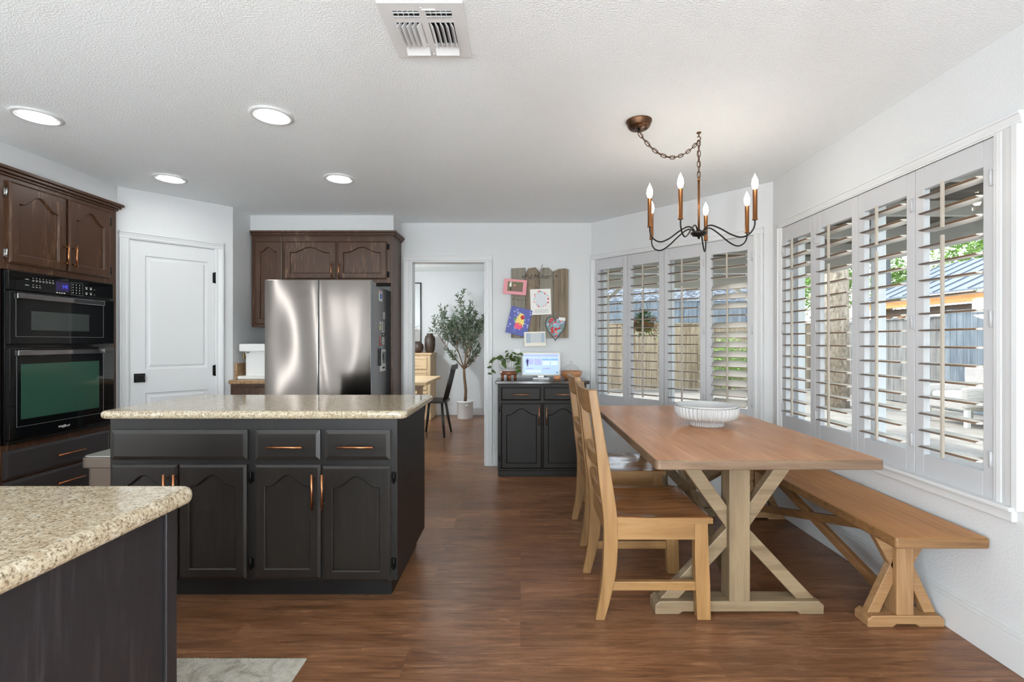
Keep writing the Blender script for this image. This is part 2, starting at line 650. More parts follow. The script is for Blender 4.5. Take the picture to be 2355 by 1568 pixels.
OAK = [(0.25, (164, 108, 68)), (0.48, (188, 132, 89)), (0.62, (199, 144, 100)), (0.85, (212, 160, 117))]
M_TOP = wood('honey_oak_top', OAK, 'Y', 75, 0.03, 0.34, 0.03, spec=0.3, coat=0.0)
M_TEDGE = wood('oak_end_edge', [(0.3, (94, 73, 55)), (0.5, (117, 93, 72)), (0.75, (133, 108, 86))], 'X', 40, 0.08, 0.4, 0.08)
M_BEDGE = wood('bench_end_edge', [(0.3, (104, 72, 42)), (0.5, (132, 95, 58)), (0.75, (150, 112, 74))], 'X', 40, 0.08, 0.4, 0.08)
M_ROD = plain('tilt_rod_shade', (176, 167, 154), 0.4)  # white rods, toned down for the backlit shade on them
M_BENCH = wood('honey_oak_bench', [(0.28, (158, 106, 58)), (0.5, (184, 129, 76)), (0.75, (200, 147, 93))], 'Y', 75, 0.03, 0.42, 0.05, spec=0.28)
DRIFT = [(0.28, (112, 92, 68)), (0.48, (136, 115, 88)), (0.62, (147, 127, 99)), (0.8, (162, 142, 113))]
M_LEGZ = wood('driftwood_upright', DRIFT, 'Z', 26, 0.06, 0.45, 0.15)
M_LEGX = wood('driftwood_crosswise', DRIFT, 'X', 26, 0.06, 0.45, 0.15)
M_LEGY = wood('driftwood_lengthwise', DRIFT, 'Y', 26, 0.06, 0.45, 0.15)
AMB = [(0.28, (120, 87, 49)), (0.48, (146, 108, 65)), (0.62, (157, 119, 75)), (0.8, (170, 133, 89))]
M_CHZ = wood('amber_wood_upright', AMB, 'Z', 26, 0.06, 0.4, 0.15)
M_CHX = wood('amber_wood_crosswise', AMB, 'X', 26, 0.06, 0.4, 0.15)
M_CHY = wood('amber_wood_lengthwise', AMB, 'Y', 26, 0.06, 0.4, 0.15)
M_SEAT = wood('saddle_seat_wood', [(0.3, (124, 80, 44)), (0.5, (154, 106, 66)), (0.75, (178, 130, 86))], 'X', 22, 0.08, 0.2, 0.06, coat=0.3)
M_CERAM = plain('white_ribbed_ceramic', (192, 192, 191), 0.45)
M_LEAF = plain('pothos_leaf', (66, 88, 40), 0.4, var=0.4)
M_OLIVE = plain('olive_leaf', (88, 104, 84), 0.5, var=0.35)
M_TRUNK = wood('tree_stem', [(0.3, (84, 62, 44)), (0.7, (136, 108, 80))], 'Z', 30, 0.2, 0.8, 0.5)
M_SOIL = plain('potting_soil', (58, 44, 34), 0.95, bump=0.8)
# ================================================================== the setting
H = 2.44
AX, AY = 0.713, 4.81          # where the back wall meets the angled window wall
BX, BY = 1.88, 3.56           # where the angled wall meets the window wall on the bench side
mb = MB()
outline = [(-4.7, -3.5), (2.0, -3.5), (2.0, 3.60), (0.80, 4.90), (0.80, 8.3), (-4.7, 8.3)]
mb.prism(outline, (0, 0, 0), (1, 0, 0), (0, 1, 0), (0, 0, 1), -0.12, 0.0)
struct('floor', mb, M_FLOOR)
mb = MB()
roof_line = [(-4.8, -3.6), (2.3, -3.6), (2.3, 3.75), (1.0, 5.2), (1.0, 8.4), (-4.8, 8.4)]
mb.prism(roof_line, (0, 0, 0), (1, 0, 0), (0, 1, 0), (0, 0, 1), H, H + 0.15)
struct('ceiling', mb, M_CEIL)

# back wall with the doorway to the next room
DX0, DX1, DZ = -1.102, -0.35, 2.06
mb = MB()
mb.box(-2.67, DX0, 4.81, 4.93, 0, H)
mb.box(DX1, 0.80, 4.81, 4.93, 0, H)
mb.box(DX0, DX1, 4.81, 4.93, DZ, H)
struct('wall_back', mb, M_WALL)
# angled window wall
UB = Vector((BX - AX, BY - AY, 0)); LB = UB.length; UB.normalize()
NB = Vector((UB.y, -UB.x, 0))           # towards the room
if NB.dot(Vector((-1, -1, 0))) < 0:
    NB = -NB
WZ0, WZ1 = 0.62, 2.065
def window_wall(name, O, U, N, L, u0, u1, ext0=0.0, ext1=0.0):
    mb = MB()
    for a, b, c, d in ((-ext0, u0, 0, H), (u1, L + ext1, 0, H), (u0, u1, 0, WZ0), (u0, u1, WZ1, H)):
        mb.obox(O, U, (0, 0, 1), N, a, b, c, d, -0.14, 0)
    return struct(name, mb, M_WALL)
OA = Vector((AX, AY, 0))
OR = Vector((BX, BY, 0)); UR = Vector((0, -1, 0)); NR = Vector((-1, 0, 0))
BAY0, BAY1 = 0.049, 1.575
RW0, RW1 = BY - 3.43, BY - 1.89
window_wall('wall_bay', OA, UB, NB, LB, BAY0, BAY1, 0.0, 0.05)
window_wall('wall_right', OR, UR, NR, BY + 3.5, RW0, RW1, 0.06)
# walls on the oven side
mb = MB()
mb.box(-3.84, -3.72, -3.5, 4.9, 0, H)
struct('wall_left', mb, M_WALL)
mb = MB(); mb.box(-3.72, -3.09, -3.5, 3.667, 2.289, H)
struct('wall_oven_soffit', mb, M_WALL)
mb = MB(); mb.box(-3.72, -3.09, 3.622, 3.667, 0, 2.289)
struct('wall_oven_end', mb, M_WALL)
PA = Vector((-3.09, 3.667, 0)); PB = Vector((-2.55, 4.24, 0))
UP = (PB - PA); LP = UP.length; UP.normalize()
NP = Vector((UP.y, -UP.x, 0))            # towards the room
pd0, pd1 = 0.0726, 0.645
mb = MB()
for a, b, c, d in ((-0.04, pd0, 0, H), (pd1, LP, 0, H), (pd0, pd1, 2.05, H)):
    mb.obox(PA, UP, (0, 0, 1), NP, a, b, c, d, -0.11, 0)
struct('wall_pantry', mb, M_WALL)
mb = MB()
mb.box(-2.67, -2.55, 4.24, 4.85, 0, H)
struct('wall_side', mb, M_WALL)
mb = MB()
mb.box(-2.55, -1.198, 4.514, 4.81, 2.288, H)
struct('wall_soffit', mb, M_WALL)
# wall behind the viewer with a glazed patio door
mb = MB()
mb.box(-3.84, -2.6, -3.5, -3.38, 0, H)
mb.box(1.2, 2.0, -3.5, -3.38, 0, H)
mb.box(-2.6, 1.2, -3.5, -3.38, 2.1, H)
struct('wall_front', mb, M_WALLDARK)
mb = MB()
for x in (-2.6, -1.36, -0.08, 1.13):
    mb.box(x, x + 0.07, -3.47, -3.42, 0, 2.1)
mb.box(-2.6, 1.2, -3.47, -3.42, 0, 0.08)
mb.box(-2.6, 1.2, -3.47, -3.42, 2.03, 2.1)
w3 = struct('window_3', mb, M_TRIM)
mb = MB(); mb.box(-2.55, 1.15, -3.448, -3.442, 0.06, 2.05)
struct('glass', mb, M_GLASS, parent=w3)
# next room
mb = MB(); mb.box(-4.7, 0.8, 8.14, 8.26, 0, H)
struct('wall_far', mb, M_WALL)
mb = MB(); mb.box(0.66, 0.80, 4.93, 8.14, 0, H)
struct('wall_far_right', mb, M_WALL)
mb = MB()
mb.box(-4.6, -4.48, 4.9, 5.4, 0, H); mb.box(-4.6, -4.48, 7.6, 8.14, 0, H)
mb.box(-4.6, -4.48, 5.4, 7.6, 0, 0.6); mb.box(-4.6, -4.48, 5.4, 7.6, 2.2, H)
struct('wall_far_left', mb, M_WALL)
mb = MB(); mb.box(-4.6, -2.67, 4.85, 4.93, 0, H)
struct('wall_far_front', mb, M_WALL)
mb = MB(); mb.box(-4.56, -4.555, 5.4, 7.6, 0.6, 2.2)
struct('window_4', mb, M_GLASS)

# ------------------------------------------------------------------ trims
def stepped(mb, O, U, V, N, u0, u1, v0, v1, t=0.018):
    """a flat casing board with a raised outer bead"""
    mb.obox(O, U, V, N, u0, u1, v0, v1, 0.0, t)
PROF = [(0, 0), (0, 0.010), (0.10, 0.011), (0.14, 0.015), (0.30, 0.015), (0.34, 0.013), (0.50, 0.017), (0.72, 0.021), (0.76, 0.026), (0.95, 0.026), (1, 0.020), (1, 0)]
def casing_side(mb, O, U, N, inner, outer, z0, z1):
    """upright casing, its moulded profile drawn from the inner to the outer edge"""
    w = outer - inner
    mb.prism([(inner + w * a, t) for a, t in PROF], O, U, N, (0, 0, 1), z0, z1)
def casing_head(mb, O, U, N, u0, u1, inner, outer):
    w = outer - inner
    mb.prism([(inner + w * a, t) for a, t in PROF], O, (0, 0, 1), N, U, u0, u1)

OD = Vector((0, 4.81, 0)); UX = Vector((1, 0, 0)); NY = Vector((0, -1, 0))
mb = MB()
casing_side(mb, OD, UX, NY, DX0 + 0.004, -1.178, 0, DZ)
casing_side(mb, OD, UX, NY, DX1 - 0.004, -0.284, 0, DZ)
casing_head(mb, OD, UX, NY, -1.178, -0.284, DZ - 0.004, 2.125)
mb.box(DX0 - 0.001, DX0 + 0.014, 4.808, 4.935, 0, DZ)
mb.box(DX1 - 0.014, DX1 + 0.001, 4.808, 4.935, 0, DZ)
mb.box(DX0 + 0.014, DX1 - 0.014, 4.808, 4.935, DZ - 0.014, DZ + 0.001)
struct('trim_1', mb, M_TRIM, 0.002)
mb = MB()
casing_side(mb, PA, UP, NP, pd0 - 0.002, 0.008, 0, 2.05)
casing_side(mb, PA, UP, NP, pd1 + 0.002, 0.714, 0, 2.05)
casing_head(mb, PA, UP, NP, 0.008, 0.714, 2.046, 2.108)
struct('trim_2', mb, M_TRIM, 0.002)

def baseboard(name, O, U, N, u0, u1, h=0.14):
    mb = MB()
    mb.obox(O, U, (0, 0, 1), N, u0, u1, 0, h - 0.03, 0, 0.014)
    mb.obox(O, U, (0, 0, 1), N, u0, u1, h - 0.03, h - 0.012, 0, 0.011)
    mb.obox(O, U, (0, 0, 1), N, u0, u1, h - 0.012, h, 0, 0.006)
    struct(name, mb, M_TRIM, 0.002)
baseboard('baseboard_back', OD, UX, NY, -0.284, AX - 0.01)
baseboard('baseboard_bay', OA, UB, NB, 0.01, LB - 0.01)
baseboard('baseboard_right', OR, UR, NR, 0.01, BY + 3.35, 0.16)
baseboard('baseboard_far', (0, 8.14, 0), UX, NY, -4.4, 0.65, 0.15)
baseboard('baseboard_side', (-2.55, 4.24, 0), (0, 1, 0), (1, 0, 0), 0.0, 0.1)

# ------------------------------------------------------------------ pantry door
DO = PA + UP * pd0
mb = MB()
dw, dh = pd1 - pd0, 2.045
Dp = lambda u, z, n: DO + UP * u + Vector((0, 0, z)) + NP * n
def panel_door(mb, w, h, holes, t):
    """slab with moulded recessed panels"""
    us = sorted({0, w} | {x for hh in holes for x in hh[:2]})
    zs = sorted({0.008, h} | {x for hh in holes for x in hh[2:]})
    for i in range(len(us) - 1):
        for j in range(len(zs) - 1):
            u0, u1, z0, z1 = us[i], us[i + 1], zs[j], zs[j + 1]
            if any(abs(u0 - a) < 1e-6 and abs(u1 - b) < 1e-6 and abs(z0 - c) < 1e-6 and abs(z1 - d) < 1e-6 for a, b, c, d in holes):
                R = lambda k, n: [Dp(u0 + k, z0 + k, n), Dp(u1 - k, z0 + k, n), Dp(u1 - k, z1 - k, n), Dp(u0 + k, z1 - k, n)]
                loops = [R(0, t), R(0.006, t - 0.009), R(0.020, t - 0.010), R(0.034, t - 0.003)]
                for A, B in zip(loops, loops[1:]):
                    for q in range(4):
                        mb.face([A[q], A[(q + 1) % 4], B[(q + 1) % 4], B[q]])
                mb.face(loops[-1])
            else:
                mb.face([Dp(u0, z0, t), Dp(u1, z0, t), Dp(u1, z1, t), Dp(u0, z1, t)])
    a = [Dp(0, 0.008, -0.02), Dp(w, 0.008, -0.02), Dp(w, h, -0.02), Dp(0, h, -0.02)]
    b = [Dp(0, 0.008, t), Dp(w, 0.008, t), Dp(w, h, t), Dp(0, h, t)]
    for q in range(4):
        mb.face([a[q], a[(q + 1) % 4], b[(q + 1) % 4], b[q]])
    mb.face(list(reversed(a)))
panel_door(mb, dw, dh, [(0.098, 0.525, 1.026, 1.93), (0.098, 0.525, 0.22, 0.84)], -0.004)
bmesh.ops.remove_doubles(mb.bm, verts=mb.bm.verts, dist=0.0004)
door = struct('door_1', mb, M_TRIM)
mb = MB()
kz = 0.9625
mb.obox(DO, UP, (0, 0, 1), NP, 0.026, 0.096, kz - 0.035, kz + 0.035, -0.004, 0.006)
mb.tube([DO + UP * 0.061 + Vector((0, 0, kz)) + NP * n for n in (0.004, 0.03)], 0.012, 14)
mb.tube([DO + UP * 0.061 + Vector((0, 0, kz)) + NP * n for n in (0.026, 0.032, 0.05, 0.056)], [0.02, 0.027, 0.027, 0.022], 18)
struct('door_knob', mb, M_HINGE, 0.001, parent=door, label='black door knob on a square plate')
for z in (1.80, 1.0, 0.22):
    mb = MB()
    mb.tube([DO + UP * (dw + 0.004) + Vector((0, 0, z + k)) + NP * 0.006 for k in (-0.048, 0.048)], 0.007, 10)
    mb.obox(DO, UP, (0, 0, 1), NP, dw - 0.012, dw + 0.014, z - 0.044, z + 0.044, -0.004, 0.001)
    struct('door_hinge', mb, M_HINGE, parent=door, label='black door hinge')

# ------------------------------------------------------------------ windows
def window(name, O, U, N, u0, u1, cl, cr):
    """casing round the opening, apron, vinyl frame, glass; cl/cr the outer edges of the side casings"""
    mb = MB()
    casing_side(mb, O, U, N, u0 + 0.002, cl, WZ0 - 0.006, WZ1)
    casing_side(mb, O, U, N, u1 - 0.002, cr, WZ0 - 0.006, WZ1)
    casing_head(mb, O, U, N, cl, cr, WZ1 - 0.002, 2.115)
    w = struct(name, mb, M_TRIM, 0.002)
    mb = MB()
    mb.obox(O, U, (0, 0, 1), N, cl + 0.01, cr - 0.015, WZ0 - 0.012, WZ0 + 0.004, -0.02, 0.045)
    mb.obox(O, U, (0, 0, 1), N, cl + 0.02, cr - 0.025, WZ0 - 0.055, WZ0 - 0.012, 0, 0.022)
    struct('window_sill', mb, M_TRIM, 0.004, parent=w)
    mb = MB()
    fo = -0.135
    for a, b, c, d in ((u0, u0 + 0.045, WZ0, WZ1), (u1 - 0.045, u1, WZ0, WZ1), (u0 + 0.045, u1 - 0.045, WZ0, WZ0 + 0.045), (u0 + 0.045, u1 - 0.045, WZ1 - 0.045, WZ1), ((u0 + u1) / 2 - 0.025, (u0 + u1) / 2 + 0.025, WZ0 + 0.045, WZ1 - 0.045)):
        mb.obox(O, U, (0, 0, 1), N, a, b, c, d, fo, fo + 0.05)
    struct('window_frame', mb, M_TRIM, 0.002, parent=w)
    mb = MB()
    mb.obox(O, U, (0, 0, 1), N, u0 + 0.03, u1 - 0.03, WZ0 + 0.03, WZ1 - 0.03, fo + 0.02, fo + 0.026)
    struct('glass', mb, M_GLASS, parent=w)
    return w
window('window_1', OR, UR, NR, RW0, RW1, RW0 - 0.035, RW1 + 0.108)
window('window_2', OA, UB, NB, BAY0, BAY1, 0.006, 1.646)

NL = 16
def shutter(O, U, N, W, label, tilts, hinge_side, rod_break=3, group=None):
    """one plantation shutter leaf: frame, louvres, tilt rods, hinges"""
    O = Vector(O)
    t = thing('shutter_panel', label, 'window shutter', tuple(O), group)
    Hh = WZ1 - WZ0 - 0.004
    st, rl = 0.05, 0.105
    g = 0.0015
    mb = MB()
    F = lambda a, b, c, d: mb.obox(O, U, (0, 0, 1), N, a, b, c, d, -0.026, 0.004)
    F(g, st, 0.002, Hh); F(W - st, W - g, 0.002, Hh)
    F(st, W - st, 0.002, rl); F(st, W - st, Hh - rl, Hh)
    part('shutter_frame', mb, M_SHUT, t, 0.0025)
    pitch = (Hh - 2 * rl) / NL
    mb = MB()
    hw, ht = 0.0445, 0.0052
    for i in range(NL):                      # from the top
        zc = Hh - rl - pitch * (i + 0.5)
        a = math.radians(tilts(i))
        prof = []
        for k in range(14):
            q = 2 * PI * k / 14
            n0, z0 = hw * math.cos(q), ht * math.sin(q)
            prof.append((n0 * math.cos(a) - z0 * math.sin(a), n0 * math.sin(a) + z0 * math.cos(a), math.cos(q)))
        A = [mb.bm.verts.new(O + Vector(U) * (st + 0.002) + Vector(N) * (p[0] - 0.011) + Vector((0, 0, zc + p[1]))) for p in prof]
        B = [mb.bm.verts.new(O + Vector(U) * (W - st - 0.002) + Vector(N) * (p[0] - 0.011) + Vector((0, 0, zc + p[1]))) for p in prof]
        for k in range(14):
            k2 = (k + 1) % 14
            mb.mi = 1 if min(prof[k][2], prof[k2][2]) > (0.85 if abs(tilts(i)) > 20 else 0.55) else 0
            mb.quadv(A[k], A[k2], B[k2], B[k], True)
        mb.mi = 0
        mb.bm.faces.new(list(reversed(A))); mb.bm.faces.new(B)
    part('louvres', mb, [M_LOUV, M_LSHADE], t)
    a0 = math.radians(tilts(0)); a1 = math.radians(tilts(NL - 1))
    def rod(i0, i1, ang):
        mb = MB()
        n0 = hw * math.cos(ang) - 0.011 + 0.004
        dz = hw * math.sin(ang)
        z1 = Hh - rl - pitch * (i0 + 0.12) + dz
        z0 = Hh - rl - pitch * (i1 + 0.75) + dz
        mb.obox(O, U, (0, 0, 1), N, W / 2 - 0.0065, W / 2 + 0.0065, z0, z1, n0, n0 + 0.011)
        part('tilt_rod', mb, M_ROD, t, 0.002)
    rod(0, rod_break - 1, a0)
    rod(rod_break, NL - 1, a1)
    u = 0.013 if hinge_side < 0 else W - 0.013
    for z in (0.16, Hh / 2, Hh - 0.16):
        mb = MB()
        mb.tube([O + Vector(U) * u + Vector(N) * 0.009 + Vector((0, 0, z + k)) for k in (-0.032, 0.032)], 0.0055, 8)
        mb.obox(O, U, (0, 0, 1), N, u - 0.010, u + 0.010, z - 0.03, z + 0.03, 0.003, 0.0065)
        part('hinge', mb, M_SHUT, t)
    return t
PW = (RW1 - RW0) / 4
bench_names = ['white shutter panel above the bench, in the room corner next to the angled window',
               'white shutter panel above the bench, pale tree trunk seen through its louvres',
               'white shutter panel above the bench, between the tree trunk and wicker chair views',
               'white shutter panel above the bench, wicker chair and metal roof seen through it']
for i in range(4):
    shutter(OR + UR * (RW0 + PW * i) + Vector((0, 0, WZ0)), UR, NR, PW, bench_names[i],
            (lambda k: 1.5 if k < 3 else -2.0), -1 if i < 2 else 1, group='shutter panels above the bench')
BWd = (BAY1 - BAY0) / 4
bay_names = ['white shutter panel of the angled window, next to the sideboard and wall board',
             'white shutter panel of the angled window with the hanging flower basket seen through it',
             'white shutter panel of the angled window, between the flower basket panel and the half-closed panel',
             'white shutter panel of the angled window with most louvres tilted half closed']
for i in range(4):
    f = (lambda k: 1.0) if i < 3 else (lambda k: 2.0 if k < 3 or k == 6 else -35.0)
    shutter(OA + UB * (BAY0 + BWd * i) + Vector((0, 0, WZ0)), UB, NB, BWd, bay_names[i], f, -1 if i < 2 else 1,
            group='shutter panels of the angled window')
# ================================================================== kitchen
def bar_handle(mb, P, D, N, L, r=0.0055, off=0.03):
    """a straight bar pull centred at P along D, standing off along N"""
    P, D, N = Vector(P), Vector(D), Vector(N)
    mb.tube([P + N * off - D * L / 2, P + N * off + D * L / 2], r, 10)
    for s in (-1, 1):
        mb.tube([P + D * s * L * 0.36, P + D * s * L * 0.36 + N * off], r * 0.75, 8)
def cab_hinge(mb, P, N, U):
    P, N, U = Vector(P), Vector(N), Vector(U)
    mb.tube([P + N * 0.008 + Vector((0, 0, k)) for k in (-0.028, 0.028)], 0.005, 8)
    mb.obox(P, U, (0, 0, 1), N, -0.012, 0.012, -0.022, 0.022, 0, 0.004)
VZ = Vector((0, 0, 1))

# ---- oven tower cabinet (faces +X)
TX = -3.06
TU, TN = Vector((0, 1, 0)), Vector((1, 0, 0))
tw = thing('oven_tower_cabinet', 'tall dark brown cabinet built round the black wall oven', 'cabinet', (-3.38, 3.17, 0))
ty0, ty1 = 2.70, 3.62
mb = MB()
mb.box(-3.70, TX, ty0, ty1, 1.680, 2.24)            # upper carcass
mb.box(-3.70, TX, ty0, ty1, 0.1, 0.632)             # lower carcass
mb.box(-3.70, TX, ty0, 2.815, 0.632, 1.680)         # stiles beside the oven
mb.box(-3.70, TX, 3.568, ty1, 0.632, 1.680)
part('carcass', mb, M_BROWN, tw, 0.002)
mb = MB(); mb.box(-3.70, TX - 0.06, ty0, ty1, 0, 0.1)
part('toe_kick', mb, M_KICK, tw)
mb = MB()
for a, b, c, d in ((0.0, 0.012, 2.235, 2.25), (0.0, 0.028, 2.25, 2.268), (0.0, 0.042, 2.268, 2.288)):
    mb.box(-3.086, TX + b, ty0, ty1 + b * 0.7, c, d)
mb.box(-3.70, -3.087, ty0, ty1, 2.241, 2.287)
part('crown_moulding', mb, M_BROWN, tw, 0.004)
def yv(x, X=TX):      # depth at which the cabinet face meets picture column x
    return 1100 * X / (x - 1197)
for (y0, y1, hy, hs) in ((yv(15), yv(148), -0.035, -1), (yv(153), yv(250), 0.035, 1)):
    mb = MB(); mb.front((TX, y0, 1.72), TU, TN, y1 - y0, 0.489, 0.02, 0.052, 0.07)
    d = part('door', mb, M_BROWN, tw)
    hp = (TX + 0.02, (y1 - 0.022) if hs < 0 else (y0 + 0.022), 1.825)
    mb = MB(); bar_handle(mb, hp, VZ, TN, 0.15)
    part('handle', mb, M_COPPER, d, label='copper bar handle')
    for z in (1.775, 2.14):
        mb = MB(); cab_hinge(mb, (TX + 0.001, (y0 - 0.008) if hs < 0 else (y1 + 0.008), z), TN, TU)
        part('hinge', mb, M_HINGE if hs > 0 else M_STEELH, d)
for z0, z1, hd in ((0.428, 0.596, True), (0.13, 0.412, True)):
    mb = MB(); mb.front((TX, yv(5), z0), TU, TN, yv(247) - yv(5), z1 - z0, 0.02, recess=False, ch=0.016)
    d = part('drawer', mb, M_CHAR, tw)
    mb = MB(); bar_handle(mb, (TX + 0.02, yv(150), z1 - 0.09), TU, TN, 0.2)
    part('handle', mb, M_COPPER, d, label='copper bar handle')

# ---- wall oven with microwave above
ov = thing('wall_oven', 'black built-in double wall oven with microwave on top and blue display', 'oven', (-3.3, 3.19, 0.635))
OX = TX + 0.012
oy0, oy1 = 2.826, 3.555
mb = MB(); mb.box(-3.62, OX, oy0, oy1, 0.637, 1.675)
part('housing', mb, M_BLKGL, ov, 0.003)
mb = MB(); mb.box(OX, OX + 0.022, oy0, oy1, 1.558, 1.675)
cp = part('control_panel', mb, M_BGLASS, ov, 0.004)
yo = lambda x: yv(x, OX + 0.03)
mb = MB(); mb.box(OX + 0.0222, OX + 0.0235, yo(131), yo(162), 1.580, 1.642)
ds = part('display', mb, emit('display_violet', (40, 12, 90), 0.5), cp, label='lit violet display')
M_BLUEINK = emit('display_blue', (70, 90, 255), 1.6)
M_INK = plain('panel_ink', (205, 205, 200), 0.5)
mb = MB()
SEG = {'a': (0, 1, 2, 2), 'b': (1, 1, 1, 2), 'c': (1, 1, 0, 1), 'd': (0, 1, 0, 0), 'e': (0, 0, 0, 1), 'f': (0, 0, 1, 2), 'g': (0, 1, 1, 1)}
for k, sg in enumerate(('afgcd', 'fgbc', 'abfgcd')):      # 5, 4, 9 with a colon
    y = yo(146) + 0.011 * k + (0.004 if k else 0)
    for q in sg:
        u0, u1, v0, v1 = SEG[q]
        mb.box(OX + 0.0236, OX + 0.0242, y + 0.007 * u0, y + 0.007 * u1 + 0.0013, 1.600 + 0.010 * v0, 1.600 + 0.010 * v1 + 0.0013)
for z in (1.606, 1.615):
    mb.box(OX + 0.0236, OX + 0.0242, yo(146) + 0.0105, yo(146) + 0.0120, z, z + 0.0015)
part('clock_digits', mb, M_BLUEINK, cp)
mb = MB()
rnd = random.Random(4)
fx = OX + 0.0222
def tick(y, z, w, h):
    mb.box(fx, fx + 0.0006, y, y + w, z + 0.008, z + h + 0.008)
for i in range(7):                                    # key captions
    y = yo(77) + i * 0.021
    tick(y + 0.003, 1.632, 0.004, 0.005); tick(y, 1.620, 0.013, 0.0025); tick(y + 0.002, 1.614, 0.009, 0.002)
for i in range(3):
    y = yo(77) + i * 0.021
    tick(y + 0.003, 1.590, 0.004, 0.005); tick(y, 1.578, 0.012, 0.0025)
tick(yo(61), 1.622, 0.022, 0.003); tick(yo(61), 1.586, 0.022, 0.003)
for i in range(4):
    tick(yo(132) + i * 0.017, 1.558, 0.011, 0.006)
for r_ in range(4):
    for c_ in range(3):
        tick(yo(170) + c_ * 0.024, 1.622 - r_ * 0.018, 0.004, 0.007)
for a in (0, 1):
    for b in (0, 1):
        tick(yo(199) + a * 0.034, 1.616 - b * 0.036, 0.016, 0.003)
        tick(yo(199) + a * 0.034 + 0.002, 1.604 - b * 0.036, 0.012, 0.007)
tick(yo(219), 1.606, 0.006, 0.003); tick(yo(219), 1.570, 0.006, 0.003)
part('key_lettering', mb, M_INK, cp)
mb = MB()
for (y0, y1, z0, z1) in ((yo(166), yo(193), 1.564, 1.648),):
    for q in ((y0, y1, z0, z0 + 0.0015), (y0, y1, z1 - 0.0015, z1), (y0, y0 + 0.0015, z0, z1), (y1 - 0.0015, y1, z0, z1)):
        mb.box(fx, fx + 0.0005, *q)
part('keypad_outline', mb, M_GREYLINE, cp)
def oven_door(name, z0, z1, wy0, wy1, wz0, wz1, wm, strip_z, fy0, fy1, fz0, fz1):
    mb = MB(); mb.box(OX, OX + 0.03, oy0, oy1, z0, z1)
    d = part(name, mb, M_BGLASS, ov, 0.004)
    X = OX + 0.03
    mb = MB(); mb.box(X, X + 0.0008, wy0, wy1, wz0, wz1)
    part('window', mb, wm, d)
    mb = MB(); mb.box(X, X + 0.012, fy0, fy1, strip_z, strip_z + 0.034)
    part('handle_strip', mb, M_MIRROR, d, 0.003, label='mirror-bright handle strip')
    mb = MB()                                         # fine line round the glass
    w = 0.002
    for q in ((fy0, fy1, fz0, fz0 + w), (fy0, fy0 + w, fz0, fz1), (fy1 - w, fy1, fz0, fz1)):
        mb.box(X, X + 0.001, *q)
    part('glass_outline', mb, M_GREYLINE, d)
    return d
oven_door('microwave_door', 1.232, 1.552, yo(72), yo(205), 1.320, 1.437, M_MWWIN, 1.507, yo(36), yo(238), 1.278, 1.507)
od = oven_door('oven_door', 0.662, 1.212, yo(48), yo(228), 0.778, 1.112, M_OVWIN, 1.163, yo(38), yo(238), 0.734, 1.163)
mb = MB(); mb.box(OX, OX + 0.02, oy0, oy1, 0.637, 0.656)
part('bottom_vent_strip', mb, M_DKMET, ov, 0.003)
text('logo', 'Whirlpool', 0.0195, M_WHITEINK, od, frame_matrix((OX + 0.0306, yo(147), 0.692), (0, 1, 0), (0, 0, 1)), 0.0004, 0.15)
mb = MB()
mb.tube([Vector((OX + 0.031, yo(147) + 0.012 * math.cos(a), 0.692 + 0.007 * math.sin(a) + 0.006 * math.cos(a))) for a in [2 * PI * k / 24 for k in range(24)]], 0.0009, 6, closed=True)
part('logo_ring', mb, M_WHITEINK, od)

# ---- island (faces the viewer)
IY = 2.30
ix0, ix1 = -1.974, -0.592
isl = thing('island_cabinet', 'black-brown kitchen island base with arched doors and copper pulls', 'kitchen island', (-1.28, 2.63, 0))
mb = MB(); mb.box(ix0, ix1, IY, 2.955, 0.1, 0.880)
part('carcass', mb, M_BLACKD, isl, 0.003)
mb = MB(); mb.box(ix0 + 0.03, ix1 - 0.045, IY + 0.065, 2.93, 0, 0.1)
part('toe_kick', mb, M_KICK, isl)
xf = lambda px: (px - 1197) * (IY - 0.01) / 1100
zf = lambda py: 1.25 - (py - 785) * (IY - 0.01) / 1100
FN = Vector((0, -1, 0))
def island_front(name, px0, px1, py0, py1, arch, mat, handle=None):
    x0, x1, z1, z0 = xf(px0), xf(px1), zf(py0), zf(py1)
    mb = MB()
    if arch:
        mb.front((x0, IY, z0), UX, FN, x1 - x0, z1 - z0, 0.02, 0.047, arch)
    else:
        mb.front((x0, IY, z0), UX, FN, x1 - x0, z1 - z0, 0.02, recess=False, ch=0.018)
    d = part(name, mb, mat, isl)
    if handle:
        (hx, hz), dr, L = handle
        mb = MB(); bar_handle(mb, (hx, IY - 0.02, hz), dr, FN, L)
        part('handle', mb, M_COPPER, d, label='copper bar handle')
    return d
island_front('false_drawer_front', 258, 570, 988, 1057, 0, M_BLACKH)
for a, b in ((588, 737), (748, 898)):
    c = (xf(a) + xf(b)) / 2
    island_front('drawer', a, b, 988, 1057, 0, M_BLACKH, ((c, zf(1025)), UX, 0.168))
for a, b, hp, hs, hg in ((258, 410, 390, 1, None), (413, 568, 412.5, -1, 576), (587, 738, 725, 1, None), (742, 898, 748, -1, 905)):
    d = island_front('door', a, b, 1068 if a < 740 else 1071, 1330 if a < 740 else 1335, 0.052, M_BLACK, ((xf(hp), zf(1126)), VZ, 0.168))
    if hg:
        for py in (1098, 1296):
            mb = MB(); cab_hinge(mb, (xf(hg), IY - 0.001, zf(py)), FN, UX)
            part('hinge', mb, M_HINGE, d)
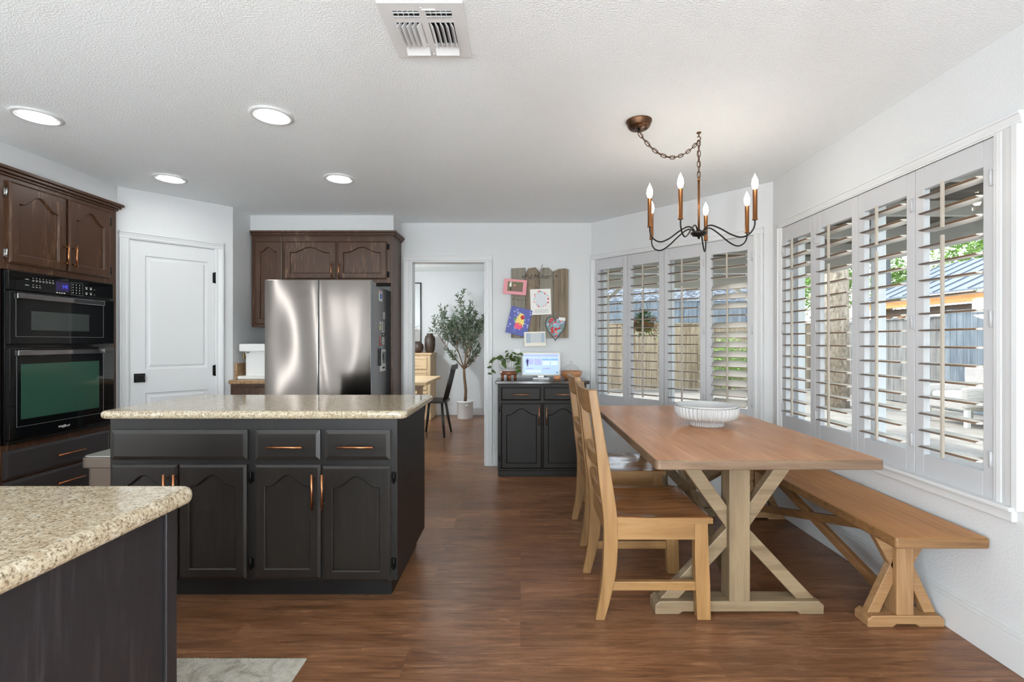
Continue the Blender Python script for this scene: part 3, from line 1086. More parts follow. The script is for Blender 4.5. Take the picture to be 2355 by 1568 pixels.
def round_slab(x0, x1, y0, y1, z0, z1, r, corners=(1, 1, 1, 1)):
    """slab with rounded upright corners: order (x0,y0) (x1,y0) (x1,y1) (x0,y1)"""
    pts = []
    for (cx, cy, sx, sy, a0, on) in ((x0, y0, 1, 1, PI, corners[0]), (x1, y0, -1, 1, 1.5 * PI, corners[1]), (x1, y1, -1, -1, 0, corners[2]), (x0, y1, 1, -1, 0.5 * PI, corners[3])):
        if not on:
            pts.append((cx, cy)); continue
        for k in range(7):
            a = a0 + PI / 2 * k / 6
            pts.append((cx + sx * r + r * math.cos(a), cy + sy * r + r * math.sin(a)))
    mb = MB()
    mb.prism(pts, (0, 0, 0), (1, 0, 0), (0, 1, 0), (0, 0, 1), z0, z1)
    return mb
mb = round_slab(-2.005, -0.540, 2.262, 2.975, 0.881, 0.92, 0.035)
single('island_countertop', mb, M_GRAN, 'speckled beige granite slab topping the kitchen island', 'countertop', 0.0165, 4)

# ---- peninsula close to the viewer
mb = round_slab(-2.6, -0.745, 0.30, 1.107, 0.881, 0.92, 0.03)
single('peninsula_countertop', mb, M_GRAN, 'speckled beige granite slab jutting in at the picture corner', 'countertop', 0.0165, 4)
pen = thing('peninsula_cabinet', 'black peninsula cabinet end panel under the granite by the rug', 'cabinet', (-1.6, 0.70, 0))
mb = MB(); mb.box(-2.55, -0.785, 0.33, 1.08, 0.0, 0.880)
part('carcass', mb, M_PENIN, pen, 0.002)
mb = MB(); mb.box(-0.7852, -0.778, 1.052, 1.084, 0.0, 0.880)
part('edge_trim', mb, M_PENIN, pen, 0.002)

# ---- rug
M_RUG = NT('woven_rug')
_v = M_RUG.coords()
_n = M_RUG.noise(_v, 14, 5, 0.7, 0.8)
_n2 = M_RUG.noise(M_RUG.coords((1, 3, 1)), 140, 3)
_c = M_RUG.ramp(_n, [(0.35, lin((150, 143, 130))), (0.5, lin((188, 184, 172))), (0.68, lin((208, 204, 192)))])
_c = M_RUG.mix(0.5, _c, M_RUG.ramp(_n2, [(0.35, (0.6, 0.57, 0.5)), (0.6, (1, 1, 1))]), 'MULTIPLY')
M_RUG = M_RUG.set(Base_Color=_c, Roughness=0.95, Normal=M_RUG.bump(_n2, 0.6, 0.004))
rug = thing('runner_rug', 'cream and grey woven runner rug on the floor by the peninsula', 'rug', (-1.5, 1.55, 0))
mb = MB(); mb.box(-2.2, -0.838, 1.20, 1.876, 0.0005, 0.009)
part('rug_body', mb, M_RUG, rug, 0.003)
mb = MB()
rr = random.Random(8)
for i in range(110):
    x = -2.19 + 1.345 * i / 109 + rr.uniform(-0.003, 0.003)
    mb.tube([(x, 1.874, 0.005), (x + rr.uniform(-0.003, 0.003), 1.880 + rr.uniform(0.0, 0.004), 0.004)], 0.002, 5)
part('fringe', mb, M_RUG, rug)

# ---- waste bin between the oven tower and the island
tc = thing('waste_bin', 'brown steel waste bin with flat lid between oven tower and island', 'trash can', (-2.17, 2.68, 0))
M_BIN = plain('bronze_steel', (120, 108, 98), 0.35, 0.7)
mb = round_slab(-2.295, -2.045, 2.525, 2.84, 0.012, 0.585, 0.03)
part('bin_body', mb, M_BIN, tc, 0.004)
mb = round_slab(-2.285, -2.055, 2.535, 2.83, 0.0, 0.012, 0.03)
part('base_ring', mb, M_KICK, tc)
mb = round_slab(-2.312, -2.03, 2.505, 2.86, 0.585, 0.640, 0.035)
part('lid_rim', mb, M_BIN, tc, 0.004)
mb = round_slab(-2.306, -2.036, 2.511, 2.854, 0.640, 0.648, 0.035)
part('lid', mb, plain('pale_steel_lid', (176, 174, 168), 0.35, 0.6), tc, 0.003, label='pale flat lid')

# ---- refrigerator
fr = thing('refrigerator', 'stainless steel French-door refrigerator with magnets on its grey side', 'refrigerator', (-1.735, 4.43, 0))
fx0, fx1, fy = -2.19, -1.279, 4.09
mb = MB(); mb.box(fx0 + 0.004, fx1 - 0.004, fy + 0.075, 4.765, 0.03, 1.745)
part('body', mb, M_FRSIDE, fr, 0.006)
mb = MB(); mb.box(fx0 + 0.03, fx1 - 0.03, fy + 0.12, 4.7, 0.0, 0.03)
part('base_grille', mb, M_KICK, fr)
xm = (732 - 1197) / 269.0
M_DSIDE = plain('door_side_grey', (132, 135, 138), 0.35, 0.1)
for a, b in ((fx0, xm - 0.003), (xm + 0.003, fx1)):
    mb = MB(); mb.box(a, b, fy + 0.005, fy + 0.07, 0.70, 1.78)
    d = part('door', mb, M_DSIDE, fr, 0.004)
    mb = MB(); mb.box(a + 0.002, b - 0.002, fy, fy + 0.006, 0.702, 1.778)
    part('steel_skin', mb, M_STEEL, d, 0.003)
mb = MB(); mb.box(fx0, fx1, fy + 0.002, fy + 0.07, 0.06, 0.69)
part('freezer_drawer', mb, M_STEEL, fr, 0.005)
for x in (fx1 - 0.06, fx0 + 0.06):
    mb = MB(); mb.box(x - 0.04, x + 0.04, fy + 0.03, fy + 0.22, 1.746, 1.778)
    part('hinge_cover', mb, plain('hinge_cover_grey', (150, 152, 152), 0.4), fr, 0.006)
# magnets and papers on the fridge side; (y, z, dy, dz)
MX = fx1 - 0.0035
def flat_tag(name, label, cat, y0, y1, z0, z1, layers, group=None, thick=0.003):
    mb = MB()
    mb.box(MX, MX + thick, y0, y1, z0, z1)
    mats = [layers[0]]
    for k, (m, q) in enumerate(layers[1]):
        if m not in mats:
            mats.append(m)
        mb.mi = mats.index(m)
        a, b, c, d = q
        mb.box(MX + thick, MX + thick + 0.0006, y0 + (y1 - y0) * a, y0 + (y1 - y0) * b, z0 + (z1 - z0) * c, z0 + (z1 - z0) * d)
    return single(name, mb, mats, label, cat, group=group)
mW, mBl, mRd, mBk, mYl, mGr = (plain('magnet_white', (222, 222, 220)), plain('magnet_blue', (84, 120, 178)), plain('magnet_red', (186, 66, 66)),
                          plain('magnet_black', (30, 30, 32)), plain('magnet_cream', (204, 200, 150)), plain('magnet_grey', (140, 146, 150)))
flat_tag('fridge_magnet', 'white and blue square magnet highest on the fridge side', 'magnet', 4.335, 4.43, 1.62, 1.71, (mW, [(mBl, (0.2, 0.8, 0.2, 0.75)), (mRd, (0.05, 0.3, 0.8, 0.95))]), 'magnets on the fridge side')
flat_tag('fridge_magnet', 'small white letter magnet below the blue square magnet', 'magnet', 4.47, 4.525, 1.46, 1.525, (mW, [(mGr, (0.35, 0.65, 0.25, 0.4))]), 'magnets on the fridge side')
flat_tag('fridge_magnet', 'grey and cream tall magnet beside the black bottle-shaped magnet', 'magnet', 4.335, 4.405, 1.345, 1.435, (mGr, [(mYl, (0.1, 0.9, 0.1, 0.6)), (mW, (0.2, 0.8, 0.7, 0.95))]), 'magnets on the fridge side')
flat_tag('fridge_magnet', 'white magnet with a tall black bottle shape', 'magnet', 4.435, 4.50, 1.335, 1.43, (mW, [(mBk, (0.3, 0.6, 0.1, 0.95))]), 'magnets on the fridge side')
flat_tag('fridge_magnet', 'small round-eyed black and white magnet in the middle of the fridge side', 'magnet', 4.43, 4.495, 1.298, 1.328, (mBk, [(mW, (0.3, 0.7, 0.25, 0.85))]), 'magnets on the fridge side')
flat_tag('fridge_magnet', 'pink and grey photo magnet above the hanging notepad', 'magnet', 4.35, 4.42, 1.215, 1.295, (mRd, [(mGr, (0.2, 0.95, 0.2, 0.95)), (mW, (0.4, 0.6, 0.4, 0.7))]), 'magnets on the fridge side')
flat_tag('fridge_magnet', 'cream magnet with dark spot above the hanging notepad', 'magnet', 4.44, 4.50, 1.222, 1.29, (mW, [(mYl, (0.2, 0.8, 0.5, 0.9)), (mBk, (0.4, 0.7, 0.15, 0.35))]), 'magnets on the fridge side')
mb = MB()
mb.box(MX, MX + 0.014, 4.305, 4.36, 1.03, 1.185)
single('remote_holder', mb, mBk, 'slim black holder stuck to the fridge beside the notepad', 'holder', 0.002)
flat_tag('notepad', 'white notepad with a grey picture hanging low on the fridge side', 'notepad', 4.368, 4.53, 0.975, 1.175, (mW, [(mGr, (0.25, 0.95, 0.35, 0.9)), (mBl, (0.3, 0.5, 0.5, 0.8)), (mBk, (0.3, 0.75, 0.12, 0.2))]), thick=0.008)
flat_tag('photo_strip', 'narrow grey photo strip above the notepad on the fridge', 'photo', 4.40, 4.445, 1.178, 1.212, (mGr, [(mW, (0.2, 0.5, 0.3, 0.7))]))

# ---- cabinets over and beside the refrigerator
CY = 4.505
xc = lambda px: (px - 1197) * CY / 1100
zc = lambda py: 1.25 - (py - 785) * CY / 1100
def crown(mb, x0, x1, y0, ends=(0, 0)):
    for b, c, d in ((0.010, 2.236, 2.250), (0.024, 2.250, 2.268), (0.036, 2.268, 2.288)):
        mb.box(x0 - b * ends[0], x1 + b * ends[1], y0 - b, 4.808, c, d)
c1 = thing('wall_cabinet', 'narrow dark brown wall cabinet over the coffee machine', 'cabinet', (-2.38, 4.66, 1.385))
mb = MB(); mb.box(-2.532, -2.234, CY, 4.808, 1.385, 2.24)
part('carcass', mb, M_BROWN, c1, 0.002)
mb = MB(); crown(mb, -2.532, -2.234, CY)
part('crown_moulding', mb, M_BROWN, c1, 0.003)
mb = MB(); mb.front((xc(587), CY, 1.41), UX, FN, xc(651) - xc(587), 2.19 - 1.41, 0.02, 0.05, 0.045)
d = part('door', mb, M_BROWN, c1)
c2 = thing('overhead_cabinet', 'dark brown two-door cabinet above the refrigerator with tall end panel', 'cabinet', (-1.72, 4.66, 0))
mb = MB(); mb.box(-2.233, -1.222, CY, 4.808, 1.80, 2.24)
part('carcass', mb, M_BROWN, c2, 0.002)
mb = MB(); mb.box(-1.222, -1.198, CY - 0.004, 4.808, 0.0, 2.24)
part('end_panel', mb, M_BROWN, c2, 0.002)
mb = MB(); crown(mb, -2.233, -1.198, CY, (0, 1))
part('crown_moulding', mb, M_BROWN, c2, 0.003)
for a, b, hx in ((655, 773, 766), (777.5, 890, 783)):
    mb = MB(); mb.front((xc(a), CY, 1.835), UX, FN, xc(b) - xc(a), 0.355, 0.02, 0.052, 0.05)
    d = part('door', mb, M_BROWN, c2)
    mb = MB(); bar_handle(mb, (xc(hx), CY - 0.02, 1.915), VZ, FN, 0.15)
    part('handle', mb, M_COPPER, d, label='copper bar handle')
    if hx > 770:
        for z in (1.88, 2.14):
            mb = MB(); cab_hinge(mb, (xc(893), CY - 0.001, z), FN, UX)
            part('hinge', mb, M_HINGE, d)

# ---- counter with coffee machine beside the refrigerator
c3 = thing('base_cabinet', 'small dark brown base cabinet under the coffee machine counter', 'cabinet', (-2.37, 4.5, 0))
mb = MB(); mb.box(-2.546, -2.2, 4.20, 4.80, 0.1, 0.875)
part('carcass', mb, M_BROWN, c3, 0.002)
mb = MB(); mb.box(-2.546, -2.2, 4.27, 4.78, 0, 0.1)
part('toe_kick', mb, M_KICK, c3)
mb = MB(); mb.front((-2.53, 4.20, 0.70), UX, FN, 0.31, 0.15, 0.02, recess=False)
part('drawer', mb, M_BROWN, c3)
mb = MB(); mb.front((-2.53, 4.20, 0.13), UX, FN, 0.31, 0.55, 0.02, 0.05, 0.05)
part('door', mb, M_BROWN, c3)
M_GRAN2 = granite('tan_granite', [(140, 108, 78), (174, 140, 106), (196, 166, 132), (104, 76, 52), (80, 62, 48)])
mb = MB(); mb.box(-2.549, -2.196, 4.165, 4.808, 0.876, 0.915)
single('coffee_countertop', mb, M_GRAN2, 'short tan granite counter between pantry wall and refrigerator', 'countertop', 0.012, 3)
mb = MB(); mb.box(-2.52, -2.196, 4.785, 4.809, 0.9155, 1.055)
mb.box(-2.549, -2.525, 4.26, 4.809, 0.9155, 1.055)
single('granite_backsplash', mb, M_GRAN2, 'low tan granite backsplash behind the white coffee machine', 'backsplash', 0.003)
co = thing('coffee_machine', 'white single-serve coffee machine on the tan counter', 'coffee machine', (-2.39, 4.36, 0.9155))
M_WPLAS = plain('white_plastic', (236, 235, 232), 0.35)
q = 4.5 / 1100
mb = round_slab(-2.478, -2.27, 4.30, 4.47, 0.937, 1.228, 0.02)
part('body', mb, M_WPLAS, co, 0.006)
mb = round_slab(-2.514, -2.27, 4.26, 4.47, 1.160, 1.229, 0.02)
part('brew_head', mb, M_WPLAS, co, 0.008)
mb = round_slab(-2.52, -2.265, 4.245, 4.47, 0.9155, 0.942, 0.02)
part('drip_tray', mb, M_WPLAS, co, 0.005)
mb = MB(); mb.tube([(-2.45, 4.28, 1.162), (-2.45, 4.28, 1.145)], [0.022, 0.014], 14)
part('spout', mb, plain('grey_spout', (150, 150, 150)), co)
mb = MB(); mb.box(-2.5485, -2.545, 4.40, 4.48, 1.09, 1.215)
mb.mi = 1
for z in (1.135, 1.185):
    mb.box(-2.545, -2.543, 4.425, 4.455, z - 0.014, z + 0.014)
single('wall_outlet', mb, [plain('brass_plate', (188, 150, 90), 0.3, 0.8), M_WPLAS], 'brass outlet plate on the wall behind the coffee machine', 'outlet', 0.001)
# ================================================================== sideboard and what stands on it
SY = 4.44
sx0, sx1 = -0.211, 0.612
xs = lambda px: (px - 1197) * (SY - 0.015) / 1100
sb = thing('sideboard', 'black-brown sideboard cabinet with two drawers and arched doors by the doorway', 'sideboard', (0.2, 4.62, 0))
mb = MB(); mb.box(sx0, sx1, SY, 4.795, 0.075, 0.855)
M_SBK = painted_wood('sideboard_paint', (27, 22, 19), (70, 60, 52), rough=0.5, streak=0.1)
M_SBK.node_tree.nodes['Principled BSDF'].inputs['Specular IOR Level'].default_value = 0.3
part('carcass', mb, M_SBK, sb, 0.003)
mb = MB()
mb.box(sx0 + 0.002, sx1 + 0.012, SY - 0.012, 4.795, 0.0, 0.05); mb.box(sx0 + 0.001, sx1 + 0.006, SY - 0.006, 4.795, 0.05, 0.072)
part('plinth', mb, M_SBK, sb, 0.004)
mb = MB(); mb.box(-0.232, 0.638, 4.412, 4.797, 0.855, 0.887)
M_STOP = plain('dark_gloss_top', (46, 34, 28), 0.14)
part('top', mb, M_STOP, sb, 0.006, label='glossy dark brown top')
zs = lambda py: 1.25 - (py - 785) * (SY - 0.015) / 1100
for a, b, hc in ((1152, 1244, 1198), (1250, 1342, 1296)):
    mb = MB(); mb.front((xs(a), SY, zs(921)), UX, FN, xs(b) - xs(a), zs(890) - zs(921), 0.018, recess=False, ch=0.014)
    d = part('drawer', mb, M_SBK, sb)
    mb = MB(); bar_handle(mb, (xs(hc), SY - 0.018, zs(906.5)), UX, FN, 0.17, 0.005)
    part('handle', mb, M_COPPER, d, label='copper bar handle')
for a, b, hx, hg in ((1152, 1246.5, 1239.5, 1148.5), (1248, 1342, 1256.5, 1345.5)):
    mb = MB(); mb.front((xs(a), SY, zs(1078)), UX, FN, xs(b) - xs(a), zs(927) - zs(1078), 0.018, 0.048, 0.058)
    d = part('door', mb, M_SBK, sb)
    mb = MB(); bar_handle(mb, (xs(hx), SY - 0.018, zs(956)), VZ, FN, 0.165, 0.005)
    part('handle', mb, M_COPPER, d, label='copper bar handle')
    for z in (0.17, 0.62):
        mb = MB(); cab_hinge(mb, (xs(hg), SY - 0.001, z), FN, UX)
        part('hinge', mb, M_HINGE, d)
TOPZ = 0.8875

# potted pothos on a wooden stand
px_, py_ = -0.112, 4.60
st = thing('plant_stand', 'low brown wooden plant stand with three short legs on the sideboard', 'plant stand', (px_, py_, TOPZ))
M_STAND = wood('reddish_stand_wood', [(0.3, (96, 48, 26)), (0.7, (150, 86, 50))], 'X', 30, 0.1, 0.35)
mb = MB(); mb.lathe([(0, 0.045), (0.078, 0.045), (0.082, 0.05), (0.082, 0.08), (0.074, 0.083), (0.072, 0.056), (0, 0.056)], (px_, py_, TOPZ), 36)
part('ring', mb, M_STAND, st)
for k in range(4):
    a = -PI / 2 + 0.15 + k * PI / 2
    mb = MB(); c = Vector((px_ + 0.062 * math.cos(a), py_ + 0.062 * math.sin(a), TOPZ))
    mb.tube([c, c + Vector((0, 0, 0.05))], 0.0135, 12)
    part('leg', mb, M_STAND, st)
pz = TOPZ + 0.0565
po = thing('potted_pothos', 'trailing green pothos in a white ribbed pot on the wooden stand', 'potted plant', (px_, py_, pz))
mb = MB()
ribf = lambda n, amp: (lambda k, i: 1 + amp * (0.5 + 0.5 * math.cos(2 * PI * n * k / (n * 6))))
mb.lathe([(0, 0), (0.058, 0), (0.063, 0.006), (0.064, 0.038)], (px_, py_, pz), 168, ribf(28, 0.06))
mb.lathe([(0.064, 0.038), (0.084, 0.055), (0.095, 0.085), (0.094, 0.115), (0.088, 0.135), (0.082, 0.135), (0.084, 0.11)], (px_, py_, pz), 168, ribf(28, 0.08))
part('pot', mb, M_CERAM, po)
mb = MB(); mb.lathe([(0, 0.118), (0.083, 0.116)], (px_, py_, pz), 24)
part('soil', mb, M_SOIL, po)
mb = MB(); mb2 = MB()
rnd = random.Random(12)
def vine(pts, nleaf, size):
    pts = [Vector(p) for p in pts]
    mb2.tube(pts, 0.0022, 6)
    for i in range(nleaf):
        t = (i + 0.7) / nleaf * (len(pts) - 1)
        k = min(int(t), len(pts) - 2)
        p = pts[k].lerp(pts[k + 1], t - k)
        d = Vector((rnd.uniform(-1, 1), rnd.uniform(-1, 0.3), rnd.uniform(-0.7, 0.5)))
        mb.round_leaf(p, d, (0, -0.6, 0.8), size * rnd.uniform(0.85, 1.3), size * 0.8)
bz = pz + 0.12
vine([(px_ - 0.03, py_, bz), (px_ - 0.09, py_ - 0.03, bz + 0.05), (px_ - 0.14, py_ - 0.06, bz + 0.02), (px_ - 0.165, py_ - 0.07, bz - 0.06), (px_ - 0.16, py_ - 0.075, bz - 0.13)], 9, 0.052)
vine([(px_, py_ - 0.02, bz), (px_ + 0.06, py_ - 0.07, bz + 0.045), (px_ + 0.105, py_ - 0.10, bz + 0.0), (px_ + 0.115, py_ - 0.11, bz - 0.09)], 9, 0.055)
vine([(px_, py_, bz), (px_ - 0.005, py_, bz + 0.06), (px_ - 0.01, py_ - 0.01, bz + 0.10)], 4, 0.04)
vine([(px_ + 0.02, py_, bz), (px_ + 0.07, py_ + 0.01, bz + 0.06), (px_ + 0.11, py_, bz + 0.075)], 5, 0.042)
vine([(px_ - 0.02, py_ - 0.03, bz), (px_ - 0.05, py_ - 0.08, bz + 0.03), (px_ - 0.06, py_ - 0.11, bz - 0.01)], 5, 0.06)
vine([(px_ + 0.01, py_ - 0.03, bz), (px_ + 0.02, py_ - 0.09, bz + 0.025)], 4, 0.06)
part('vines', mb2, plain('vine_stem', (112, 118, 70), 0.6), po)
part('leaves', mb, M_LEAF, po)

# screen
mx0, mx1, my = 0.012, 0.392, 4.69
mon = thing('display_screen', 'small white-framed screen showing a blue calendar on the sideboard', 'screen', (0.2, 4.69, TOPZ))
mb = MB(); mb.box(mx0, mx1, my, my + 0.022, 0.915, 1.142)
part('frame', mb, plain('white_screen_frame', (222, 221, 216), 0.4), mon, 0.004)
M_SCR = [emit('screen_pale_blue', (172, 206, 248), 0.9), emit('screen_violet', (158, 164, 230), 0.9), emit('screen_blue', (104, 166, 226), 0.9), emit('screen_white', (206, 226, 252), 0.95), emit('screen_navy', (20, 34, 96), 0.4)]
mb = MB()
mb.box(mx0 + 0.016, mx1 - 0.016, my - 0.0015, my, 0.930, 1.127)
gx = lambda u: mx0 + 0.016 + u * (mx1 - mx0 - 0.032)
gz = lambda v: 0.930 + v * 0.197
def blk(mi, u0, u1, v0, v1):
    mb.mi = mi
    mb.box(gx(u0), gx(u1), my - 0.002, my - 0.0015, gz(v0), gz(v1))
blk(1, 0.02, 0.98, 0.88, 0.97)
for i in range(4):
    blk(2 if i > 1 else 1, 0.06 + 0.235 * i, 0.27 + 0.235 * i, 0.68, 0.76)
blk(1, 0.06, 0.28, 0.48, 0.68); blk(1, 0.31, 0.51, 0.45, 0.68)
blk(3, 0.55, 0.74, 0.44, 0.66); blk(3, 0.78, 0.97, 0.44, 0.66)
blk(1, 0.08, 0.28, 0.25, 0.31); blk(1, 0.54, 0.76, 0.24, 0.31)
blk(3, 0.06, 0.5, 0.08, 0.2)
blk(4, 0.08, 0.15, 0.62, 0.72); blk(4, 0.095, 0.135, 0.38, 0.78); blk(4, 0.93, 0.97, 0.05, 0.11)
part('screen', mb, M_SCR, mon, label='lit screen with a blue calendar page')
mb = MB(); mb.box(0.12, 0.28, my - 0.06, my + 0.05, TOPZ, TOPZ + 0.012); mb.box(0.17, 0.23, my + 0.004, my + 0.018, TOPZ + 0.01, 0.92)
part('stand', mb, plain('silver_stand', (176, 176, 176), 0.35, 0.6), mon, 0.002)
mb = MB(); mb.lathe([(0, 0), (0.032, 0), (0.037, 0.012), (0.036, 0.024), (0.03, 0.034), (0, 0.035)], (0.352, 4.585, TOPZ), 24)
single('wooden_speaker', mb, plain('pale_tan_wood', (196, 138, 98), 0.5), 'small round tan wooden piece in front of the screen corner', 'ornament')
# wooden bowl under a glass dome
bo = thing('wooden_bowl', 'warm brown wooden bowl holding a clear glass dome on the sideboard', 'bowl', (0.487, 4.60, TOPZ))
mb = MB(); mb.lathe([(0, 0.0), (0.05, 0.0), (0.075, 0.012), (0.098, 0.045), (0.106, 0.078), (0.101, 0.079), (0.09, 0.046), (0.066, 0.018), (0, 0.014)], (0.487, 4.60, TOPZ), 40)
part('bowl_body', mb, wood('bowl_wood', [(0.3, (150, 88, 48)), (0.7, (206, 150, 104))], 'X', 14, 0.2, 0.3), bo)
gd = thing('glass_dome', 'clear glass dome lid with ball knob resting in the wooden bowl', 'glass dome', (0.487, 4.60, TOPZ + 0.05))
mb = MB(); mb.lathe([(0.084, 0.0), (0.082, 0.03), (0.07, 0.062), (0.045, 0.086), (0.012, 0.095), (0.010, 0.096)], (0.487, 4.60, TOPZ + 0.05), 32)
part('dome', mb, M_CLOCHE, gd)
mb = MB(); mb.ball((0.487, 4.60, TOPZ + 0.161), 0.017)
part('knob', mb, M_CLOCHE, gd)
# outlet plate behind the plant
mb = MB(); mb.box(-0.07, 0.0, 4.803, 4.8085, 1.06, 1.175)
single('outlet_cover', mb, M_TRIM, 'white wall plate on the wall above the pothos', 'outlet', 0.001)

# ---- rustic wall board
M_OLDW = [wood('weathered_board_%s' % k, s_, 'Z', 30, 0.05, 0.8, 0.3, 0.2) for k, s_ in
          (('grey', [(0.3, (104, 98, 88)), (0.5, (140, 134, 122)), (0.75, (160, 152, 138))]), ('tan', [(0.3, (106, 94, 80)), (0.5, (138, 124, 107)), (0.75, (158, 145, 127))]))]
wbd = thing('wall_board', 'weathered picket-fence board hung above the sideboard with cards pinned on', 'wall board', (0.19, 4.79, 1.285))
qx = lambda px, Y=4.79: (px - 1197) * Y / 1100
qz = lambda py, Y=4.79: 1.25 - (py - 785) * Y / 1100
edges = [1175, 1208, 1241, 1272.5, 1307]
tops = [[(0, 617.5), (0.35, 617), (1, 616)], [(0, 628), (0.22, 617.5), (0.7, 615), (1, 626)], [(0, 625), (0.2, 616), (0.68, 616), (1, 626.5)], [(0, 624), (0.35, 619), (0.8, 617.5), (1, 620)]]
for i in range(4):
    x0, x1 = qx(edges[i]) + 0.0025, qx(edges[i + 1]) - 0.0015
    poly = [(x0, qz(777)), (x1, qz(777))] + [(x0 + (x1 - x0) * u, qz(v)) for u, v in reversed(tops[i])]
    mb = MB(); mb.prism(poly, (0, 0, 0), (1, 0, 0), (0, 0, 1), (0, 1, 0), 4.772, 4.790)
    part('board', mb, M_OLDW[(0, 1, 0, 1)[i]], wbd, 0.002)
mb = MB()
for z in (1.42, 1.84):
    mb.box(-0.06, 0.44, 4.790, 4.808, z - 0.03, z + 0.03)
part('batten', mb, M_OLDW[1], wbd)
mb = MB()
mb.tube([(qx(1243), 4.770, qz(623)), (qx(1245), 4.769, qz(616)), (qx(1247.5), 4.771, qz(609))], 0.003, 6)
mb.tube([(qx(1178), 4.769, qz(690)), (qx(1212), 4.768, qz(652)), (qx(1242), 4.769, qz(664))], 0.0016, 6)
mb.tube([(qx(1177), 4.769, qz(688)), (qx(1195), 4.768, qz(690)), (qx(1212), 4.769, qz(691))], 0.0016, 6)
part('twine', mb, plain('twine', (104, 92, 74), 0.9), wbd)
text('lettering', '\u2022F\u00b7d.M-h\u0131er  \u2022', 0.066, M_DKMET, wbd, frame_matrix((qx(1239), 4.7714, qz(637)), (1, 0, 0.02), (0, 0, 1)), 0.0003, 0.35)

def card(name, label, cat, cx, cy, w, h, deg, layers, mats, Y=4.764, thick=0.004, bevel=0.0):
    """a flat card hung on the board; layers are (mat index, polygon in card units -0.5..0.5)"""
    a = math.radians(deg)
    U = Vector((math.cos(a), 0, math.sin(a))); V = Vector((-math.sin(a), 0, math.cos(a)))
    O = Vector((qx(cx, Y), Y, qz(cy, Y)))
    t = MB()
    t.obox(O, U, V, (0, -1, 0), -w / 2, w / 2, -h / 2, h / 2, 0, thick)
    for k, (mi, poly) in enumerate(layers):
        t.mi = mi
        t.prism([(u * w, v * h) for u, v in poly], O, U, V, (0, -1, 0), thick, thick + 0.0003 + 0.00008 * k)
    return single(name, t, mats, label, cat, group='cards pinned on the wall board', bevel=bevel)
rect = lambda a, b, c, d: [(a, c), (b, c), (b, d), (a, d)]
def circ(cx, cy, rx, ry, n=18, ph=0.0, span=2 * PI):
    return [(cx + rx * math.cos(ph + span * k / n), cy + ry * math.sin(ph + span * k / n)) for k in range(n)]
P = lambda n, c: plain('card_' + n, c, 0.7)
cPink, cWhite, cBlue, cRed, cTeal, cYel, cGreen, cDark, cLil, cSalm = (P('pink', (222, 150, 158)), P('white', (232, 230, 226)), P('blue', (92, 98, 164)), P('red', (190, 52, 58)), P('teal', (130, 186, 192)),
    P('yellow', (238, 214, 124)), P('green', (110, 150, 90)), P('dark', (52, 46, 44)), P('lilac', (176, 178, 214)), P('salmon', (232, 130, 128)))
cOlive, cGrey, cBrown = P('olive', (112, 106, 78)), P('grey', (150, 152, 156)), P('brown', (120, 100, 88))
# pink framed photo
ly = [(1, rect(-0.33, 0.34, -0.30, 0.34)), (2, rect(-0.12, 0.34, -0.30, 0.05)), (3, circ(-0.2, 0.12, 0.05, 0.16)), (4, rect(-0.22, -0.16, -0.26, -0.02)), (3, circ(-0.19, 0.29, 0.03, 0.035)), (0, [(-0.06, 0.02), (0.05, 0.1), (-0.04, 0.18)])]
card('pinned_photo', 'pink-bordered photo tilted on the upper corner of the wall board', 'photo', 1184.5, 660, 0.228, 0.15, -4.5, ly, [cPink, cOlive, cBrown, cWhite, cDark], Y=4.752, thick=0.014, bevel=0.001)
# white card with a ring of flowers
rnd = random.Random(5)
ly = [(1, circ(0.02, 0.1, 0.29, 0.30, 22))]
for k in range(30):
    a = 2 * PI * k / 30
    ly.append((2 + (k * 7) % 4, circ(0.02 + 0.34 * math.cos(a) + rnd.uniform(-.03, .03), 0.1 + 0.3 * math.sin(a) + rnd.uniform(-.02, .02), rnd.uniform(0.02, 0.045), rnd.uniform(0.015, 0.035), 8)))
for k in range(5):
    ly.append((6, rect(-0.3, 0.34, -0.30 - 0.032 * k, -0.293 - 0.032 * k)))
card('greeting_card', 'white greeting card ringed with small red and blue flowers on the wall board', 'card', 1243.5, 694, 0.205, 0.255, 2.0, ly, [cWhite, P('pale_grey', (214, 216, 220)), cRed, cTeal, cLil, cSalm, cGrey], Y=4.758)
# blue painting
ly = []
for k in range(46):
    u, v = rnd.uniform(-0.45, 0.45), rnd.uniform(-0.40, 0.46)
    ly.append((1, circ(u, v, rnd.uniform(0.015, 0.05), rnd.uniform(0.012, 0.04), 7)))
ly += [(2, circ(0.04, -0.02, 0.20, 0.22)), (2, circ(0.05, 0.15, 0.15, 0.16)), (3, circ(0.02, -0.17, 0.19, 0.12)), (4, circ(0.12, 0.17, 0.09, 0.08)), (6, circ(-0.2, 0.06, 0.06, 0.05)), (5, circ(0.06, -0.1, 0.07, 0.05))]
card('child_painting', 'blue child painting with a yellow and pink shape on the wall board', 'painting', 1193.5, 739, 0.215, 0.27, -13.5, ly, [cBlue, cLil, cYel, P('hot_pink', (232, 92, 128)), cRed, P('orange', (224, 140, 70)), cGreen], Y=4.756)
